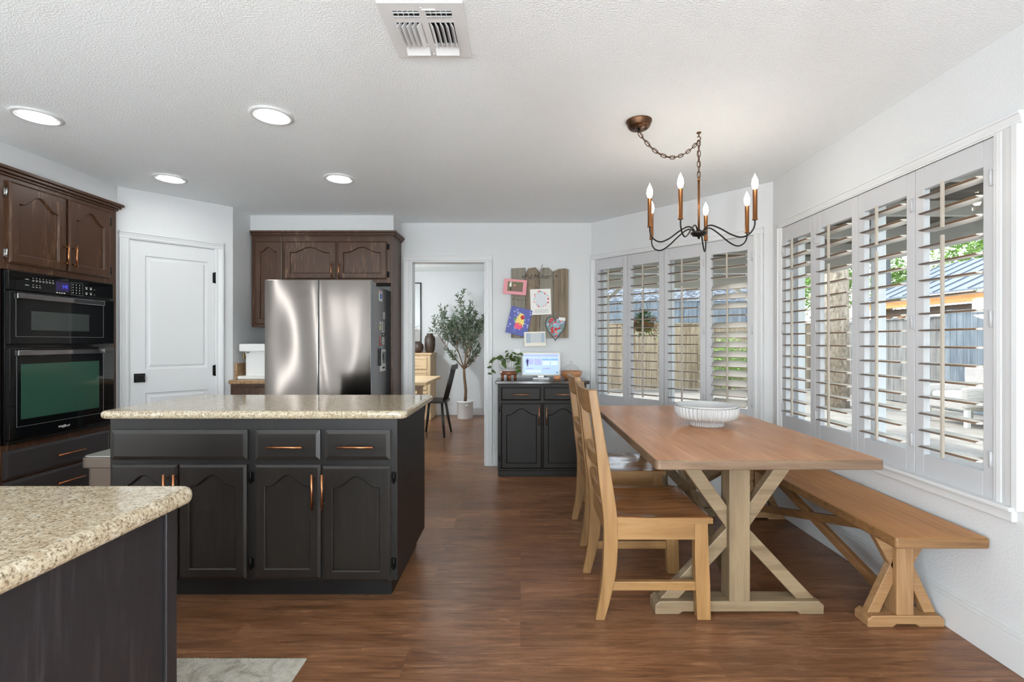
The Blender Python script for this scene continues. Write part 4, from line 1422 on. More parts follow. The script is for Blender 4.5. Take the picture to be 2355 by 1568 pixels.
# calendar sheet
ly = [(1, rect(-0.36, 0.46, -0.28, 0.40)), (2, rect(-0.42, -0.2, -0.28, 0.40)), (2, rect(0.3, 0.46, -0.28, 0.40))]
for k in range(7):
    ly.append((3, rect(-0.4, 0.45, 0.36 - 0.09 * k, 0.37 - 0.09 * k)))
for k in range(7):
    ly.append((3, rect(-0.36 + 0.12 * k, -0.352 + 0.12 * k, -0.28, 0.4)))
card('calendar_sheet', 'small cream calendar sheet clipped to the bottom edge of the wall board', 'calendar', 1230.2, 779, 0.212, 0.142, 1.5, ly, [P('cream', (230, 226, 212)), P('page_grey', (206, 210, 210)), P('page_blue', (172, 188, 202)), cGrey], Y=4.754)
# heart plaque
hp = []
for k in range(36):
    t_ = 2 * PI * k / 36
    hp.append((0.5 * math.sin(t_) ** 3, (13 * math.cos(t_) - 5 * math.cos(2 * t_) - 2 * math.cos(3 * t_) - math.cos(4 * t_)) / 29))
sc = lambda f: [(u * f, v * f + 0.01) for u, v in hp]
ht = thing('heart_plaque', 'dark-rimmed heart plaque with red and teal dabs on the wall board', 'heart plaque', (qx(1277), 4.764, qz(752)), 'cards pinned on the wall board')
O = Vector((qx(1277.3, 4.764), 4.764, qz(752, 4.764)))
mb = MB(); mb.prism([(u * 0.205, v * 0.255) for u, v in hp], O, (1, 0, 0), (0, 0, 1), (0, -1, 0), 0, 0.009)
part('rim', mb, cDark, ht, 0.001)
mb = MB(); mb.prism([(u * 0.19, v * 0.24) for u, v in hp], O, (1, 0, 0), (0, 0, 1), (0, -1, 0), 0.009, 0.0095)
for k in range(60):
    hu, hv = hp[rnd.randrange(36)]
    ff = 0.80 * math.sqrt(rnd.random())
    du, dv = hu * 0.19 * ff, hv * 0.24 * ff
    mb.mi = rnd.choice((1, 1, 2, 2, 3, 4))
    mb.prism([(du + u, dv + v) for u, v in circ(0, 0, rnd.uniform(0.008, 0.018), rnd.uniform(0.008, 0.016), 9)], O, (1, 0, 0), (0, 0, 1), (0, -1, 0), 0.0095, 0.0098 + 0.00006 * k)
part('painted_face', mb, [P('slate', (120, 134, 136)), cRed, cTeal, cSalm, cLil], ht)
mb = MB(); mb.tube([O + Vector((0, -0.004, 0.085)), O + Vector((-0.002, -0.006, 0.12)), O + Vector((0.004, -0.006, 0.14))], 0.0015, 6)
part('hanging_loop', mb, cTeal, ht)
card('paper_label', 'tiny white paper label over the edge of the heart plaque', 'label', 1292.5, 733.5, 0.064, 0.032, -8, [], [cWhite], Y=4.750)
# ================================================================== dining set
# ---- table
TX0, TX1, TY0, TY1 = 0.560, 1.508, 1.975, 3.66
tb = thing('dining_table', 'honey oak trestle dining table with driftwood-coloured K-braced legs', 'dining table', (1.02, 2.82, 0))
mb = round_slab(TX0, TX1, TY0, TY1, 0.718, 0.760, 0.02)
for f in mb.bm.faces:
    f.normal_update()
    if abs(f.normal.z) < 0.5:
        f.material_index = 1
part('table_top', mb, [M_TOP, M_TEDGE], tb, 0.006, 3)
tcx = 1.004
def trestle(parent, cx, yc, ztop, half_foot, fh, fd, pw, brace, up0, up1, lo0, lo1, bt, mats):
    mz, mx = mats
    y0, y1 = yc - fd / 2, yc + fd / 2
    # foot with two pads underneath and a sloped upper corner
    hf = half_foot
    prof = [(-hf, 0.0), (-hf + 0.11, 0.0), (-hf + 0.125, 0.012), (hf - 0.125, 0.012), (hf - 0.11, 0.0), (hf, 0.0), (hf, fh * 0.7), (hf - 0.022, fh), (-hf + 0.022, fh), (-hf, fh * 0.7)]
    mb = MB(); mb.prism(prof, (cx, 0, 0), (1, 0, 0), (0, 0, 1), (0, 1, 0), y0, y1)
    part('foot', mb, mx, parent, 0.004)
    mb = MB(); mb.box(cx - pw / 2, cx + pw / 2, yc - pw / 2, yc + pw / 2, fh - 0.002, ztop)
    part('post', mb, mz, parent, 0.004)
    for s in (-1, 1):
        for (a, b) in (up0, up1), (lo0, lo1):
            mb = MB()
            d = Vector((s * (b[0] - a[0]), 0, b[1] - a[1])).normalized()
            p0 = Vector((cx + s * a[0], yc, a[1])); p1 = Vector((cx + s * b[0], yc, b[1]))
            # ends cut level with the foot / top and plumb against the post
            w = brace / 2
            n = Vector((-d.z, 0, d.x))
            if abs(d.z) > 1e-3:
                hz = w / abs(d.z)      # half-length of a level cut
                hx = w / abs(d.x)      # half-length of a plumb cut
                poly = [(p0.x, p0.z - hx), (p0.x, p0.z + hx), (p1.x + (hz if (d.z * d.x) < 0 else -hz), p1.z), (p1.x - (hz if (d.z * d.x) < 0 else -hz), p1.z)]
            mb.prism(poly, (0, 0, 0), (1, 0, 0), (0, 0, 1), (0, 1, 0), yc - bt / 2, yc + bt / 2)
            part('brace', mb, mx, parent, 0.003)
tyn, tyf = 2.236, 3.455
for yc in (tyn, tyf):
    trestle(tb, tcx, yc, 0.719, 0.387, 0.060, 0.092, 0.095, 0.062, (0.0475, 0.435), (0.25, 0.718), (0.0475, 0.345), (0.315, 0.060), 0.045, (M_LEGZ, M_LEGX))
for a, b in (((tyn + 0.045, 0.68), (tyf - 0.045, 0.10)), ((tyn + 0.045, 0.10), (tyf - 0.045, 0.68))):
    mb = MB(); mb.beam((tcx, a[0], a[1]), (tcx, b[0], b[1]), 0.045 if a[1] > b[1] else 0.039, 0.055)
    part('long_brace', mb, M_LEGY, tb, 0.003)

# ---- bench
bn = thing('bench', 'long honey oak bench with braced trestle legs along the window wall', 'bench', (1.67, 2.77, 0))
mb = round_slab(1.487, 1.862, 1.893, 3.55, 0.427, 0.470, 0.012)
for f in mb.bm.faces:
    f.normal_update()
    if abs(f.normal.z) < 0.5:
        f.material_index = 1
part('bench_top', mb, [M_BENCH, M_BEDGE], bn, 0.008, 3)
bcx = 1.688
byn, byf = 2.135, 3.40
BW_X = wood('bench_leg_crosswise', [(0.28, (118, 84, 52)), (0.5, (152, 114, 76)), (0.78, (178, 144, 104))], 'X', 26, 0.06, 0.45, 0.15)
BW_Z = wood('bench_leg_upright', [(0.28, (118, 84, 52)), (0.5, (152, 114, 76)), (0.78, (178, 144, 104))], 'Z', 26, 0.06, 0.45, 0.15)
BW_Y = wood('bench_leg_lengthwise', [(0.28, (112, 76, 44)), (0.5, (144, 102, 62)), (0.78, (168, 128, 86))], 'Y', 26, 0.06, 0.45, 0.15)
for yc in (byn, byf):
    trestle(bn, bcx, yc, 0.428, 0.168, 0.050, 0.088, 0.076, 0.048, (0.038, 0.285), (0.115, 0.427), (0.038, 0.235), (0.125, 0.050), 0.036, (BW_Z, BW_X))
for a, b in (((byn + 0.036, 0.40), (byf - 0.036, 0.08)), ((byn + 0.036, 0.08), (byf - 0.036, 0.40))):
    mb = MB(); mb.beam((bcx, a[0], a[1]), (bcx, b[0], b[1]), 0.036 if a[1] > b[1] else 0.030, 0.045)
    part('long_brace', mb, BW_Y, bn, 0.003)

# ---- chairs, built at the origin with the seat towards +X
def smooth_curve(ctrl, n=26):
    out = []
    for i in range(n + 1):
        z = ctrl[0][0] + (ctrl[-1][0] - ctrl[0][0]) * i / n
        for k in range(len(ctrl) - 1):
            if ctrl[k][0] <= z <= ctrl[k + 1][0] + 1e-9:
                break
        def val(j):
            p = ctrl[max(0, min(len(ctrl) - 1, j))]
            return p
        p0, p1, p2, p3 = val(k - 1), val(k), val(k + 1), val(k + 2)
        t = (z - p1[0]) / (p2[0] - p1[0])
        r = []
        for c in (1, 2):
            m1 = (p2[c] - p0[c]) / max(1e-6, p2[0] - p0[0]) * (p2[0] - p1[0])
            m2 = (p3[c] - p1[c]) / max(1e-6, p3[0] - p1[0]) * (p2[0] - p1[0])
            r.append((2 * t ** 3 - 3 * t ** 2 + 1) * p1[c] + (t ** 3 - 2 * t ** 2 + t) * m1 + (-2 * t ** 3 + 3 * t ** 2) * p2[c] + (t ** 3 - t ** 2) * m2)
        out.append((z, r[0], r[1]))
    return out
REAR = smooth_curve([(0.0, -0.262, -0.220), (0.118, -0.240, -0.188), (0.236, -0.228, -0.166), (0.433, -0.224, -0.162), (0.63, -0.246, -0.187), (0.827, -0.266, -0.222), (1.032, -0.295, -0.256)])
def rear_x(z):
    k = min(range(len(REAR)), key=lambda i: abs(REAR[i][0] - z))
    return REAR[k][1], REAR[k][2]
ch = thing('dining_chair', 'amber wooden ladder-back dining chair closest to the table end with the near trestle', 'dining chair', (0, 0, 0), 'dining chairs at the table')
CW = 0.235
for s in (-1, 1):
    y0, y1 = sorted((s * CW, s * (CW - 0.036)))
    poly = [(f, z) for z, b, f in REAR] + [(b, z) for z, b, f in reversed(REAR)]
    mb = MB(); mb.prism(poly, (0, 0, 0), (1, 0, 0), (0, 0, 1), (0, 1, 0), y0, y1)
    part('rear_leg', mb, M_CHZ, ch, 0.004)
    mb = MB()
    fl = [(0.195, 0.0), (0.257, 0.0), (0.254, 0.15), (0.247, 0.30), (0.243, 0.435), (0.183, 0.435), (0.184, 0.30), (0.188, 0.15)]
    mb.prism(fl, (0, 0, 0), (1, 0, 0), (0, 0, 1), (0, 1, 0), *sorted((s * CW, s * (CW - 0.042))))
    part('front_leg', mb, M_CHZ, ch, 0.004)
    mb = MB(); mb.box(-0.165, 0.186, *sorted((s * (CW - 0.004), s * (CW - 0.028))), 0.360, 0.436)
    part('side_apron', mb, M_CHX, ch, 0.002)
    mb = MB(); mb.box(-0.19, 0.19, *sorted((s * (CW - 0.006), s * (CW - 0.030))), 0.130, 0.170)
    part('stretcher', mb, M_CHX, ch, 0.003)
for x0, x1 in ((0.19, 0.212), (-0.205, -0.183)):
    mb = MB(); mb.box(x0, x1, -(CW - 0.036), CW - 0.036, 0.360, 0.436)
    part('cross_apron', mb, M_CHY, ch, 0.002)
# saddle seat
mb = MB()
nx, ny = 28, 28
sx0_, sx1_ = -0.205, 0.262
grid = []
for i in range(nx + 1):
    row = []
    for j in range(ny + 1):
        u, v = i / nx, j / ny
        x = sx0_ + (sx1_ - sx0_) * u
        yy = -0.232 - 0.010 * u + (0.464 + 0.02 * u) * v
        dip = 0.0
        for cyy in (-0.10, 0.10):
            dx, dy = (x - (-0.01)) / 0.16, (yy - cyy) / 0.115
            dip += 0.009 * math.exp(-(dx * dx + dy * dy) ** 2)
        row.append(mb.bm.verts.new((x, yy, 0.460 - dip)))
    grid.append(row)
for i in range(nx):
    for j in range(ny):
        mb.quadv(grid[i][j], grid[i + 1][j], grid[i + 1][j + 1], grid[i][j + 1], True)
border = [grid[i][0] for i in range(nx + 1)] + [grid[nx][j] for j in range(1, ny + 1)] + [grid[i][ny] for i in range(nx - 1, -1, -1)] + [grid[0][j] for j in range(ny - 1, 0, -1)]
low = [mb.bm.verts.new((v.co.x, v.co.y, 0.436)) for v in border]
for k in range(len(border)):
    k2 = (k + 1) % len(border)
    mb.quadv(border[k], border[k2], low[k2], low[k])
mb.bm.faces.new(list(reversed(low)))
for f in mb.bm.faces:
    f.normal_update()
    if abs(f.normal.z) < 0.4:
        f.material_index = 1
part('seat', mb, [M_SEAT, M_CHX], ch, label='saddle-shaped brown seat')
for z0, z1 in ((0.915, 1.028), (0.665, 0.725), (0.515, 0.575)):
    zm = (z0 + z1) / 2
    b0, f0 = rear_x(z0); b1, f1 = rear_x(z1)
    m0, m1 = (b0 + f0) / 2, (b1 + f1) / 2
    mb = MB()
    n = 12
    for side in (0,):
        A, B = [], []
        for k in range(n + 1):
            v = k / n
            y = -(CW - 0.032) + 2 * (CW - 0.032) * v
            bow = -0.022 * (1 - (2 * v - 1) ** 2)
            A.append([mb.bm.verts.new((m0 + bow - 0.010, y, z0)), mb.bm.verts.new((m0 + bow + 0.010, y, z0)), mb.bm.verts.new((m1 + bow + 0.010, y, z1)), mb.bm.verts.new((m1 + bow - 0.010, y, z1))])
        for k in range(n):
            for q in range(4):
                mb.quadv(A[k][q], A[k][(q + 1) % 4], A[k + 1][(q + 1) % 4], A[k + 1][q])
        mb.bm.faces.new(list(reversed(A[0]))); mb.bm.faces.new(A[-1])
    part('back_rail' if z0 < 0.8 else 'crest_rail', mb, M_CHY, ch, 0.003)
ch.location = (0.598, 2.378, 0)
ch2 = dup(ch, (0.622, 3.150, 0), 'amber wooden ladder-back dining chair on the sideboard side of its twin')
ch['label'] = 'amber wooden ladder-back dining chair with its saddle seat in full view'
ch2['label'] = 'amber wooden ladder-back dining chair nearer the sideboard, half behind its twin'

# ---- ribbed bowl on the table
bx, by = 1.088, 2.80
mb = MB()
N_ = 46
rb_ = lambda k, i: 1 + 0.08 * (0.5 + 0.5 * math.cos(2 * PI * k / 6)) if i < 99 else 1
mb.lathe([(0, 0.0), (0.085, 0.0), (0.090, 0.004), (0.088, 0.030)], (bx, by, 0.7605), N_ * 6, rb_)
mb.lathe([(0.088, 0.030), (0.130, 0.036), (0.156, 0.052), (0.165, 0.078), (0.166, 0.112)], (bx, by, 0.7605), N_ * 6, rb_)
mb.lathe([(0.166, 0.112), (0.171, 0.116), (0.171, 0.122), (0.164, 0.123), (0.159, 0.113), (0.152, 0.075), (0.11, 0.050), (0, 0.044)], (bx, by, 0.7605), N_ * 6)
bmesh.ops.remove_doubles(mb.bm, verts=mb.bm.verts, dist=0.0003)
single('ribbed_bowl', mb, M_CERAM, 'white ribbed footed bowl standing on the oak dining table', 'bowl')

# ================================================================== ceiling things
def can_light(x, y, label):
    t = thing('recessed_light', label, 'ceiling light', (x, y, H), 'recessed ceiling lights')
    mb = MB()
    mb.lathe([(0.108, -0.001), (0.107, -0.006), (0.098, -0.010), (0.088, -0.010), (0.080, -0.004), (0.074, -0.003)], (x, y, H), 40)
    part('trim_ring', mb, M_TRIM, t)
    mb = MB()
    mb.lathe([(0.0, -0.0055), (0.074, -0.0035)], (x, y, H), 40)
    part('lens', mb, M_LENS, t, label='glowing lens')
    return t
M_LENS = emit('led_lens', (250, 252, 250), CAN_W / (PI * PI * 0.074 ** 2))
can_light(-2.552, 2.525, 'round recessed ceiling light over the gap between oven tower and island')
can_light(-1.309, 2.517, 'round recessed ceiling light over the island, facing the air vent')
can_light(-2.556, 3.49, 'round recessed ceiling light in front of the pantry door')
can_light(-1.322, 3.49, 'round recessed ceiling light in front of the refrigerator')
for k, (x, y) in enumerate(((-2.55, -1.2), (-0.6, -1.2))):
    can_light(x, y, 'added recessed fill light, unseen behind the viewer')  # added out of view to light the room
can_light(-3.3, 7.0, 'added recessed fill light, unseen in the next room')
can_light(-0.9, 6.6, 'added recessed fill light, unseen in the next room')  # both added out of view to brighten the next room
M_GLOBE = emit('fill_globe_glow', (236, 247, 253), GLOBE_L)
def fill_globe(x, y, z, r, label):  # added glowing globe, out of view, for fill light
    t = thing('fill_globe', label, 'fill light', (x, y, H))
    mb = MB(); mb.lathe([(0.07, 0), (0.07, -0.03), (0.05, -0.045), (0.0, -0.045)], (x, y, H), 24)
    part('fill_globe_plate', mb, M_DKMET, t)
    mb = MB(); mb.tube([(x, y, H - 0.04), (x, y, z + r - 0.01)], 0.006)
    part('rod', mb, M_DKMET, t)
    mb = MB(); mb.ball((x, y, z), r, 28, 16)
    part('globe', mb, M_GLOBE, t)
def fill_column(x, y, label):  # added glowing column behind the viewer, for fill light
    t = thing('fill_column', label, 'column fill light', (x, y, 0))
    mb = MB(); mb.lathe([(0, 0), (0.14, 0), (0.14, 0.02), (0.03, 0.035), (0.03, 0.12), (0, 0.12)], (x, y, 0), 28)
    part('base', mb, M_DKMET, t)
    mb = MB(); mb.tube([(x, y, 0.12), (x, y, 1.85)], 0.045, 24)
    part('light_tube', mb, M_TUBE, t)
    mb = MB(); mb.tube([(x, y, 1.85), (x, y, 1.88)], 0.05, 24)
    part('cap', mb, M_DKMET, t)
M_TUBE = emit('light_tube', (236, 247, 253), TUBE_L)
M_BAR = emit('streak_bar_glow', (240, 246, 250), 24.0)
def streak_bar(y, label):  # added out of view to put bright streaks in the fridge steel
    t = thing('fridge_streak_bar', label, 'streak light', (-3.72, y, 0.5))
    mb = MB(); mb.box(-3.72, -3.70, y - 0.03, y + 0.03, 0.45, 2.3)
    part('mounting_rail', mb, M_DKMET, t)
    mb = MB(); mb.tube([(-3.68, y, 0.5), (-3.68, y, 2.26)], 0.014, 14)
    part('light_tube', mb, M_BAR, t)
streak_bar(0.75, 'added bar for fridge streaks, unseen beside the viewer, nearest the peninsula end')
streak_bar(-0.25, 'added bar for fridge streaks, unseen beside the viewer, next along the wall')
streak_bar(-0.75, 'added bar for fridge streaks, unseen just behind the viewer')
streak_bar(-1.75, 'added bar for fridge streaks, unseen behind the viewer, closest to the patio door')
fill_column(0.45, -1.9, 'added fill column, unseen behind the viewer on the bench side')
fill_column(-0.55, -2.5, 'added fill column, unseen behind the viewer by the patio door')
fill_column(-1.9, -1.7, 'added fill column, unseen behind the viewer beyond the peninsula')
fill_column(-1.35, -0.6, 'added fill column, unseen just behind the viewer on the kitchen side')
fill_column(0.15, -0.8, 'added fill column, unseen just behind the viewer on the dining side')
for x, y, lb in ((-2.6, -2.9, 'added fill globe, unseen behind the viewer in the corner by the patio door'), (1.1, -2.7, 'added fill globe, unseen behind the viewer in the corner of the window wall')):
    fill_globe(x, y, 1.3, 0.18, lb)
fill_globe(-2.1, 6.25, 1.7, 0.15, 'added fill globe, unseen over the pale oak table in the next room')

# ---- air vent
vt = thing('air_vent', 'white square ceiling air vent with slatted openings', 'air vent', (-0.354, 1.825, H))
vx0, vx1, vy0, vy1 = -0.505, -0.203, 1.67, 1.989
mb = MB()
zt = H - 0.004
holes_y = ((1.71, 1.752), (1.772, 1.905), (1.918, 1.948))
xm_ = (vx0 + vx1) / 2
cols = ((vx0 + 0.045, xm_ - 0.012), (xm_ + 0.012, vx1 - 0.045))
for a, b in ((vx0, cols[0][0]), (cols[0][1], cols[1][0]), (cols[1][1], vx1)):
    mb.box(a, b, vy0, vy1, H - 0.009, H - 0.0005)
ys = [vy0] + [y for p in holes_y for y in p] + [vy1]
for (a, b) in cols:
    for k in range(0, len(ys), 2):
        mb.box(a, b, ys[k], ys[k + 1], H - 0.009, H - 0.0005)
M_VENT = plain('vent_white', (222, 223, 224), 0.45)
part('face_plate', mb, M_VENT, vt)
mb = MB(); mb.box(vx0 + 0.03, vx1 - 0.03, vy0 + 0.03, vy1 - 0.03, H - 0.0006, H - 0.0003)
part('duct_shade_sheet', mb, plain('duct_shade', (20, 20, 22), 0.8), vt)  # flat dark sheet standing in for the shade inside the duct
for ci, (a, b) in enumerate(cols):
    mb = MB()
    for k in range(5):                      # side-throw slats
        x = a + (b - a) * (k + 0.5) / 5
        s = -1 if ci == 0 else 1
        mb.obox((x, 1.8385, H - 0.012), (0, 1, 0), Vector((0.55 * s, 0, -0.83)), Vector((0.83, 0, 0.55 * s)), -0.066, 0.066, -0.013, 0.016, -0.0008, 0.0008)
    for k in range(2):                      # slats across
        y = 1.718 + 0.02 * k
        mb.obox(((a + b) / 2, y, H - 0.008), (1, 0, 0), Vector((0, -0.6, -0.8)), Vector((0, 0.8, -0.6)), -(b - a) / 2, (b - a) / 2, -0.004, 0.008, -0.0007, 0.0007)
    for k in range(4):
        x = a + (b - a) * (k + 0.9) / 5
        mb.box(x - 0.001, x + 0.001, 1.71, 1.752, H - 0.008, H - 0.001)
    mb.obox(((a + b) / 2, 1.933, H - 0.009), (1, 0, 0), Vector((0, 0.85, -0.5)), Vector((0, 0.5, 0.85)), -(b - a) / 2, (b - a) / 2, -0.020, 0.026, -0.0008, 0.0008)
    part('slats', mb, M_VENT, vt)
mb = MB()
mb.tube([(xm_, 1.695, H - 0.009), (xm_, 1.695, H - 0.012)], 0.005, 8); mb.tube([(xm_, 1.966, H - 0.009), (xm_, 1.966, H - 0.012)], 0.005, 8)
mb.box(xm_ - 0.004, xm_ + 0.05, 1.7, 1.704, H - 0.013, H - 0.009)
part('damper_lever', mb, M_VENT, vt)

# ---- chandelier
hx, hy = 1.016, 2.725
cl = thing('chandelier', 'six-arm bronze candle chandelier swagged from a chain over the dining table', 'chandelier', (hx, hy, H))
kx, ky = 0.64, 2.585
mb = MB(); mb.lathe([(0.069, 0.0), (0.069, -0.006), (0.064, -0.014), (0.060, -0.028), (0.050, -0.040), (0.030, -0.043), (0.0, -0.043)], (kx, ky, H), 36)
cn = part('ceiling_canopy', mb, M_BRONZE, cl)
mb = MB()
for s in (-1, 1):
    mb.ball((kx + s * 0.03, ky - 0.01, H - 0.043), 0.006, 10, 6)
mb.tube([(kx, ky, H - 0.043), (kx, ky, H - 0.06)], 0.008, 10)
part('canopy_screws', mb, M_DKMET, cn)
mb = MB()
mb.lathe([(0.013, 0.0), (0.013, -0.004), (0.004, -0.008), (0.003, -0.022)], (hx, hy, H), 16)
mb.tube([Vector((hx + 0.010 * math.sin(a), hy, H - 0.034 - 0.011 * math.cos(a))) for a in [(-0.2 + 1.5 * k / 10) * PI for k in range(11)]], 0.0028, 8)
part('ceiling_hook', mb, M_BRONZE, cl)
def chain(mb, pts, L=0.036, w=0.0085, r=0.0021):
    """links strung along a polyline"""
    pts = [Vector(p) for p in pts]
    acc = [0]
    for a, b in zip(pts, pts[1:]):
        acc.append(acc[-1] + (b - a).length)
    n = int(acc[-1] / (L * 0.78))
    def at(s_):
        for k in range(len(pts) - 1):
            if s_ <= acc[k + 1] + 1e-9:
                return pts[k].lerp(pts[k + 1], (s_ - acc[k]) / max(1e-9, acc[k + 1] - acc[k]))
        return pts[-1]
    for i in range(n):
        c0, c1 = at(acc[-1] * i / n), at(acc[-1] * (i + 1) / n)
        c = (c0 + c1) / 2
        d = (c1 - c0).normalized()
        t = d.cross(Vector((0, 1, 0.2))).normalized()
        u = t if i % 2 == 0 else d.cross(t)
        loop = []
        for k in range(14):
            a = 2 * PI * k / 14
            loop.append(c + d * (L / 2 - w) * (1 if math.cos(a) > 0 else -1) + d * w * math.cos(a) + u * w * math.sin(a))
        mb.tube(loop, r, 6, closed=True)
sw = []
p0, p1 = Vector((kx, ky, H - 0.062)), Vector((hx, hy, H - 0.046))
for k in range(25):
    t_ = k / 24
    p = p0.lerp(p1, t_)
    p.z -= 0.115 * 4 * t_ * (1 - t_)
    sw.append(p)
mb = MB(); chain(mb, sw)
part('swag_chain', mb, M_BRONZE, cl)
mb = MB(); chain(mb, [(hx, hy, H - 0.046), (hx, hy, 2.185)])
part('drop_chain', mb, M_BRONZE, cl)
mb = MB()
mb.tube([p + Vector((0.003, 0.004, 0.004)) for p in sw], 0.0022, 6)
mb.tube([(hx + 0.004, hy, H - 0.046), (hx - 0.004, hy, 2.33), (hx + 0.004, hy, 2.25), (hx, hy, 2.18)], 0.0022, 6)
part('cord', mb, plain('cord_brown', (96, 66, 46), 0.5), cl)
mb = MB()
mb.tube([(hx, hy, 2.187), (hx, hy, 2.165)], [0.005, 0.009], 12)
mb.tube([(hx, hy, 2.17), (hx, hy, 1.875)], 0.0062, 12)
part('stem', mb, M_BRASSY, cl)
mb = MB()
mb.lathe([(0, 1.832), (0.006, 1.835), (0.007, 1.843), (0.012, 1.848), (0.034, 1.852), (0.047, 1.866), (0.044, 1.872), (0.0, 1.874)], (hx, hy, 0), 28)
part('hub', mb, M_DKMET, cl)
M_BULB = emit('candle_bulb', (255, 244, 224), BULB_L)
ARM = smooth_curve([(0, 0.022, 1.868), (1, 0.042, 1.892), (2, 0.075, 1.898), (3, 0.13, 1.868), (4, 0.19, 1.826), (5, 0.245, 1.804), (6, 0.288, 1.818), (7, 0.309, 1.850), (8, 0.312, 1.888)], 40)
for deg in (12, 62, 131, 195, 233, 311):
    a = math.radians(deg)
    ca, sa = math.cos(a), math.sin(a)
    mb = MB(); mb.tube([(hx + r_ * ca, hy + r_ * sa, z_) for _, r_, z_ in ARM], 0.0042, 8)
    part('arm', mb, M_DKMET, cl)
    c = Vector((hx + 0.312 * ca, hy + 0.312 * sa, 1.882))
    mb = MB(); mb.lathe([(0, 0), (0.0135, 0.0), (0.0135, 0.004), (0.0115, 0.006), (0.0115, 0.158), (0, 0.158)], c, 16)
    s_ = part('candle_sleeve', mb, M_BRASSY, cl)
    mb = MB(); mb.lathe([(0.006, 0.158), (0.012, 0.168), (0.0165, 0.186), (0.015, 0.205), (0.009, 0.222), (0.003, 0.234), (0, 0.243)], c, 16)
    part('bulb', mb, M_BULB, s_, label='lit flame-shaped bulb')
# ================================================================== the next room
DRS = [(0.3, (186, 152, 112)), (0.5, (208, 178, 138)), (0.75, (222, 196, 160))]
M_DRX = wood('pale_oak_crosswise', DRS, 'X', 30, 0.06, 0.5)
M_DRZ = wood('pale_oak_upright', DRS, 'Z', 30, 0.06, 0.5)
dr = thing('dresser', 'pale oak dresser with stacked drawers in the next room', 'dresser', (-1.9, 7.88, 0))
dx0, dx1, dy0, dy1 = -2.35, -1.435, 7.62, 8.12
mb = MB(); mb.box(dx0, dx1, dy0, dy1, 0.09, 1.035)
part('carcass', mb, M_DRZ, dr, 0.004)
mb = MB(); mb.box(dx0 - 0.02, dx1 + 0.02, dy0 - 0.02, dy1, 1.035, 1.066)
part('top', mb, M_DRX, dr, 0.006)
mb = MB(); mb.box(dx0 - 0.012, dx1 + 0.012, dy0 - 0.012, dy1, 0.0, 0.1)
part('plinth', mb, M_DRX, dr, 0.006)
for z0, z1 in ((0.80, 1.0), (0.47, 0.77), (0.14, 0.44)):
    mb = MB(); mb.front((dx0 + 0.05, dy0, z0), UX, FN, dx1 - dx0 - 0.1, z1 - z0, 0.014, 0.03, 0.0, depth=0.006)
    d = part('drawer', mb, M_DRX, dr)
    for x in (dx0 + 0.2, dx1 - 0.26):
        mb = MB(); mb.ball((x, dy0 - 0.022, (z0 + z1) / 2), 0.015, 12, 8)
        mb.tube([(x, dy0 - 0.004, (z0 + z1) / 2), (x, dy0 - 0.016, (z0 + z1) / 2)], 0.006, 8)
        part('knob', mb, M_BRASSY, d, label='small brass knob')
M_VASE = plain('dark_brown_pottery', (62, 46, 36), 0.45, var=0.3)
mb = MB(); mb.lathe([(0, 0), (0.05, 0), (0.08, 0.03), (0.095, 0.08), (0.088, 0.13), (0.06, 0.165), (0.042, 0.172), (0.046, 0.186), (0.036, 0.186), (0.034, 0.168), (0, 0.16)], (-1.672, 7.79, 1.0665), 28)
single('round_vase', mb, M_VASE, 'squat round dark brown vase on the pale oak dresser', 'vase')
mb = MB(); mb.lathe([(0, 0), (0.06, 0), (0.062, 0.01), (0.078, 0.04), (0.088, 0.12), (0.088, 0.22), (0.078, 0.262), (0.055, 0.285), (0.05, 0.308), (0.052, 0.316), (0.044, 0.316), (0.04, 0.28), (0, 0.26)], (-1.49, 7.87, 1.0665), 28)
single('tall_vase', mb, M_VASE, 'tall dark brown jar vase on the pale oak dresser', 'vase')
art = thing('framed_print', 'tall thin-framed grey print leaning behind the round vase', 'picture', (-2.05, 8.11, 1.0665))
ax0, ax1, az0, az1 = -2.45, -1.685, 1.067, 2.245
mb = MB()
for q in ((ax0, ax0 + 0.016, az0, az1), (ax1 - 0.016, ax1, az0, az1), (ax0 + 0.016, ax1 - 0.016, az0, az0 + 0.016), (ax0 + 0.016, ax1 - 0.016, az1 - 0.016, az1)):
    mb.box(q[0], q[1], 8.10, 8.128, q[2], q[3])
part('frame', mb, M_DKMET, art)
mb = MB(); mb.box(ax0 + 0.01, ax1 - 0.01, 8.112, 8.122, az0 + 0.01, az1 - 0.01)
mb.mi = 1
mb.prism([(-2.3, 1.08), (-1.70, 1.08), (-1.70, 1.44), (-1.76, 1.47), (-1.84, 1.42), (-1.92, 1.30), (-2.05, 1.26), (-2.3, 1.2)], (0, 0, 0), (1, 0, 0), (0, 0, 1), (0, 1, 0), 8.1095, 8.112)
mb.mi = 2
for a, b in (((-2.0, 1.36), (-1.72, 1.52)), ((-1.9, 1.42), (-1.74, 1.43)), ((-1.86, 1.44), (-1.80, 1.54))):
    mb.beam((a[0], 8.109, a[1]), (b[0], 8.109, b[1]), 0.002, 0.007)
mb.mi = 3
mb.prism([(-2.0, 1.5), (-1.90, 1.5), (-1.915, 1.66), (-1.94, 1.74), (-1.98, 1.76)], (0, 0, 0), (1, 0, 0), (0, 0, 1), (0, 1, 0), 8.1095, 8.112)
part('print', mb, [plain('print_paper', (196, 199, 200), 0.4), plain('print_grey', (150, 148, 142), 0.5), plain('print_line', (70, 66, 60), 0.5), plain('print_white', (238, 236, 230), 0.5)], art)
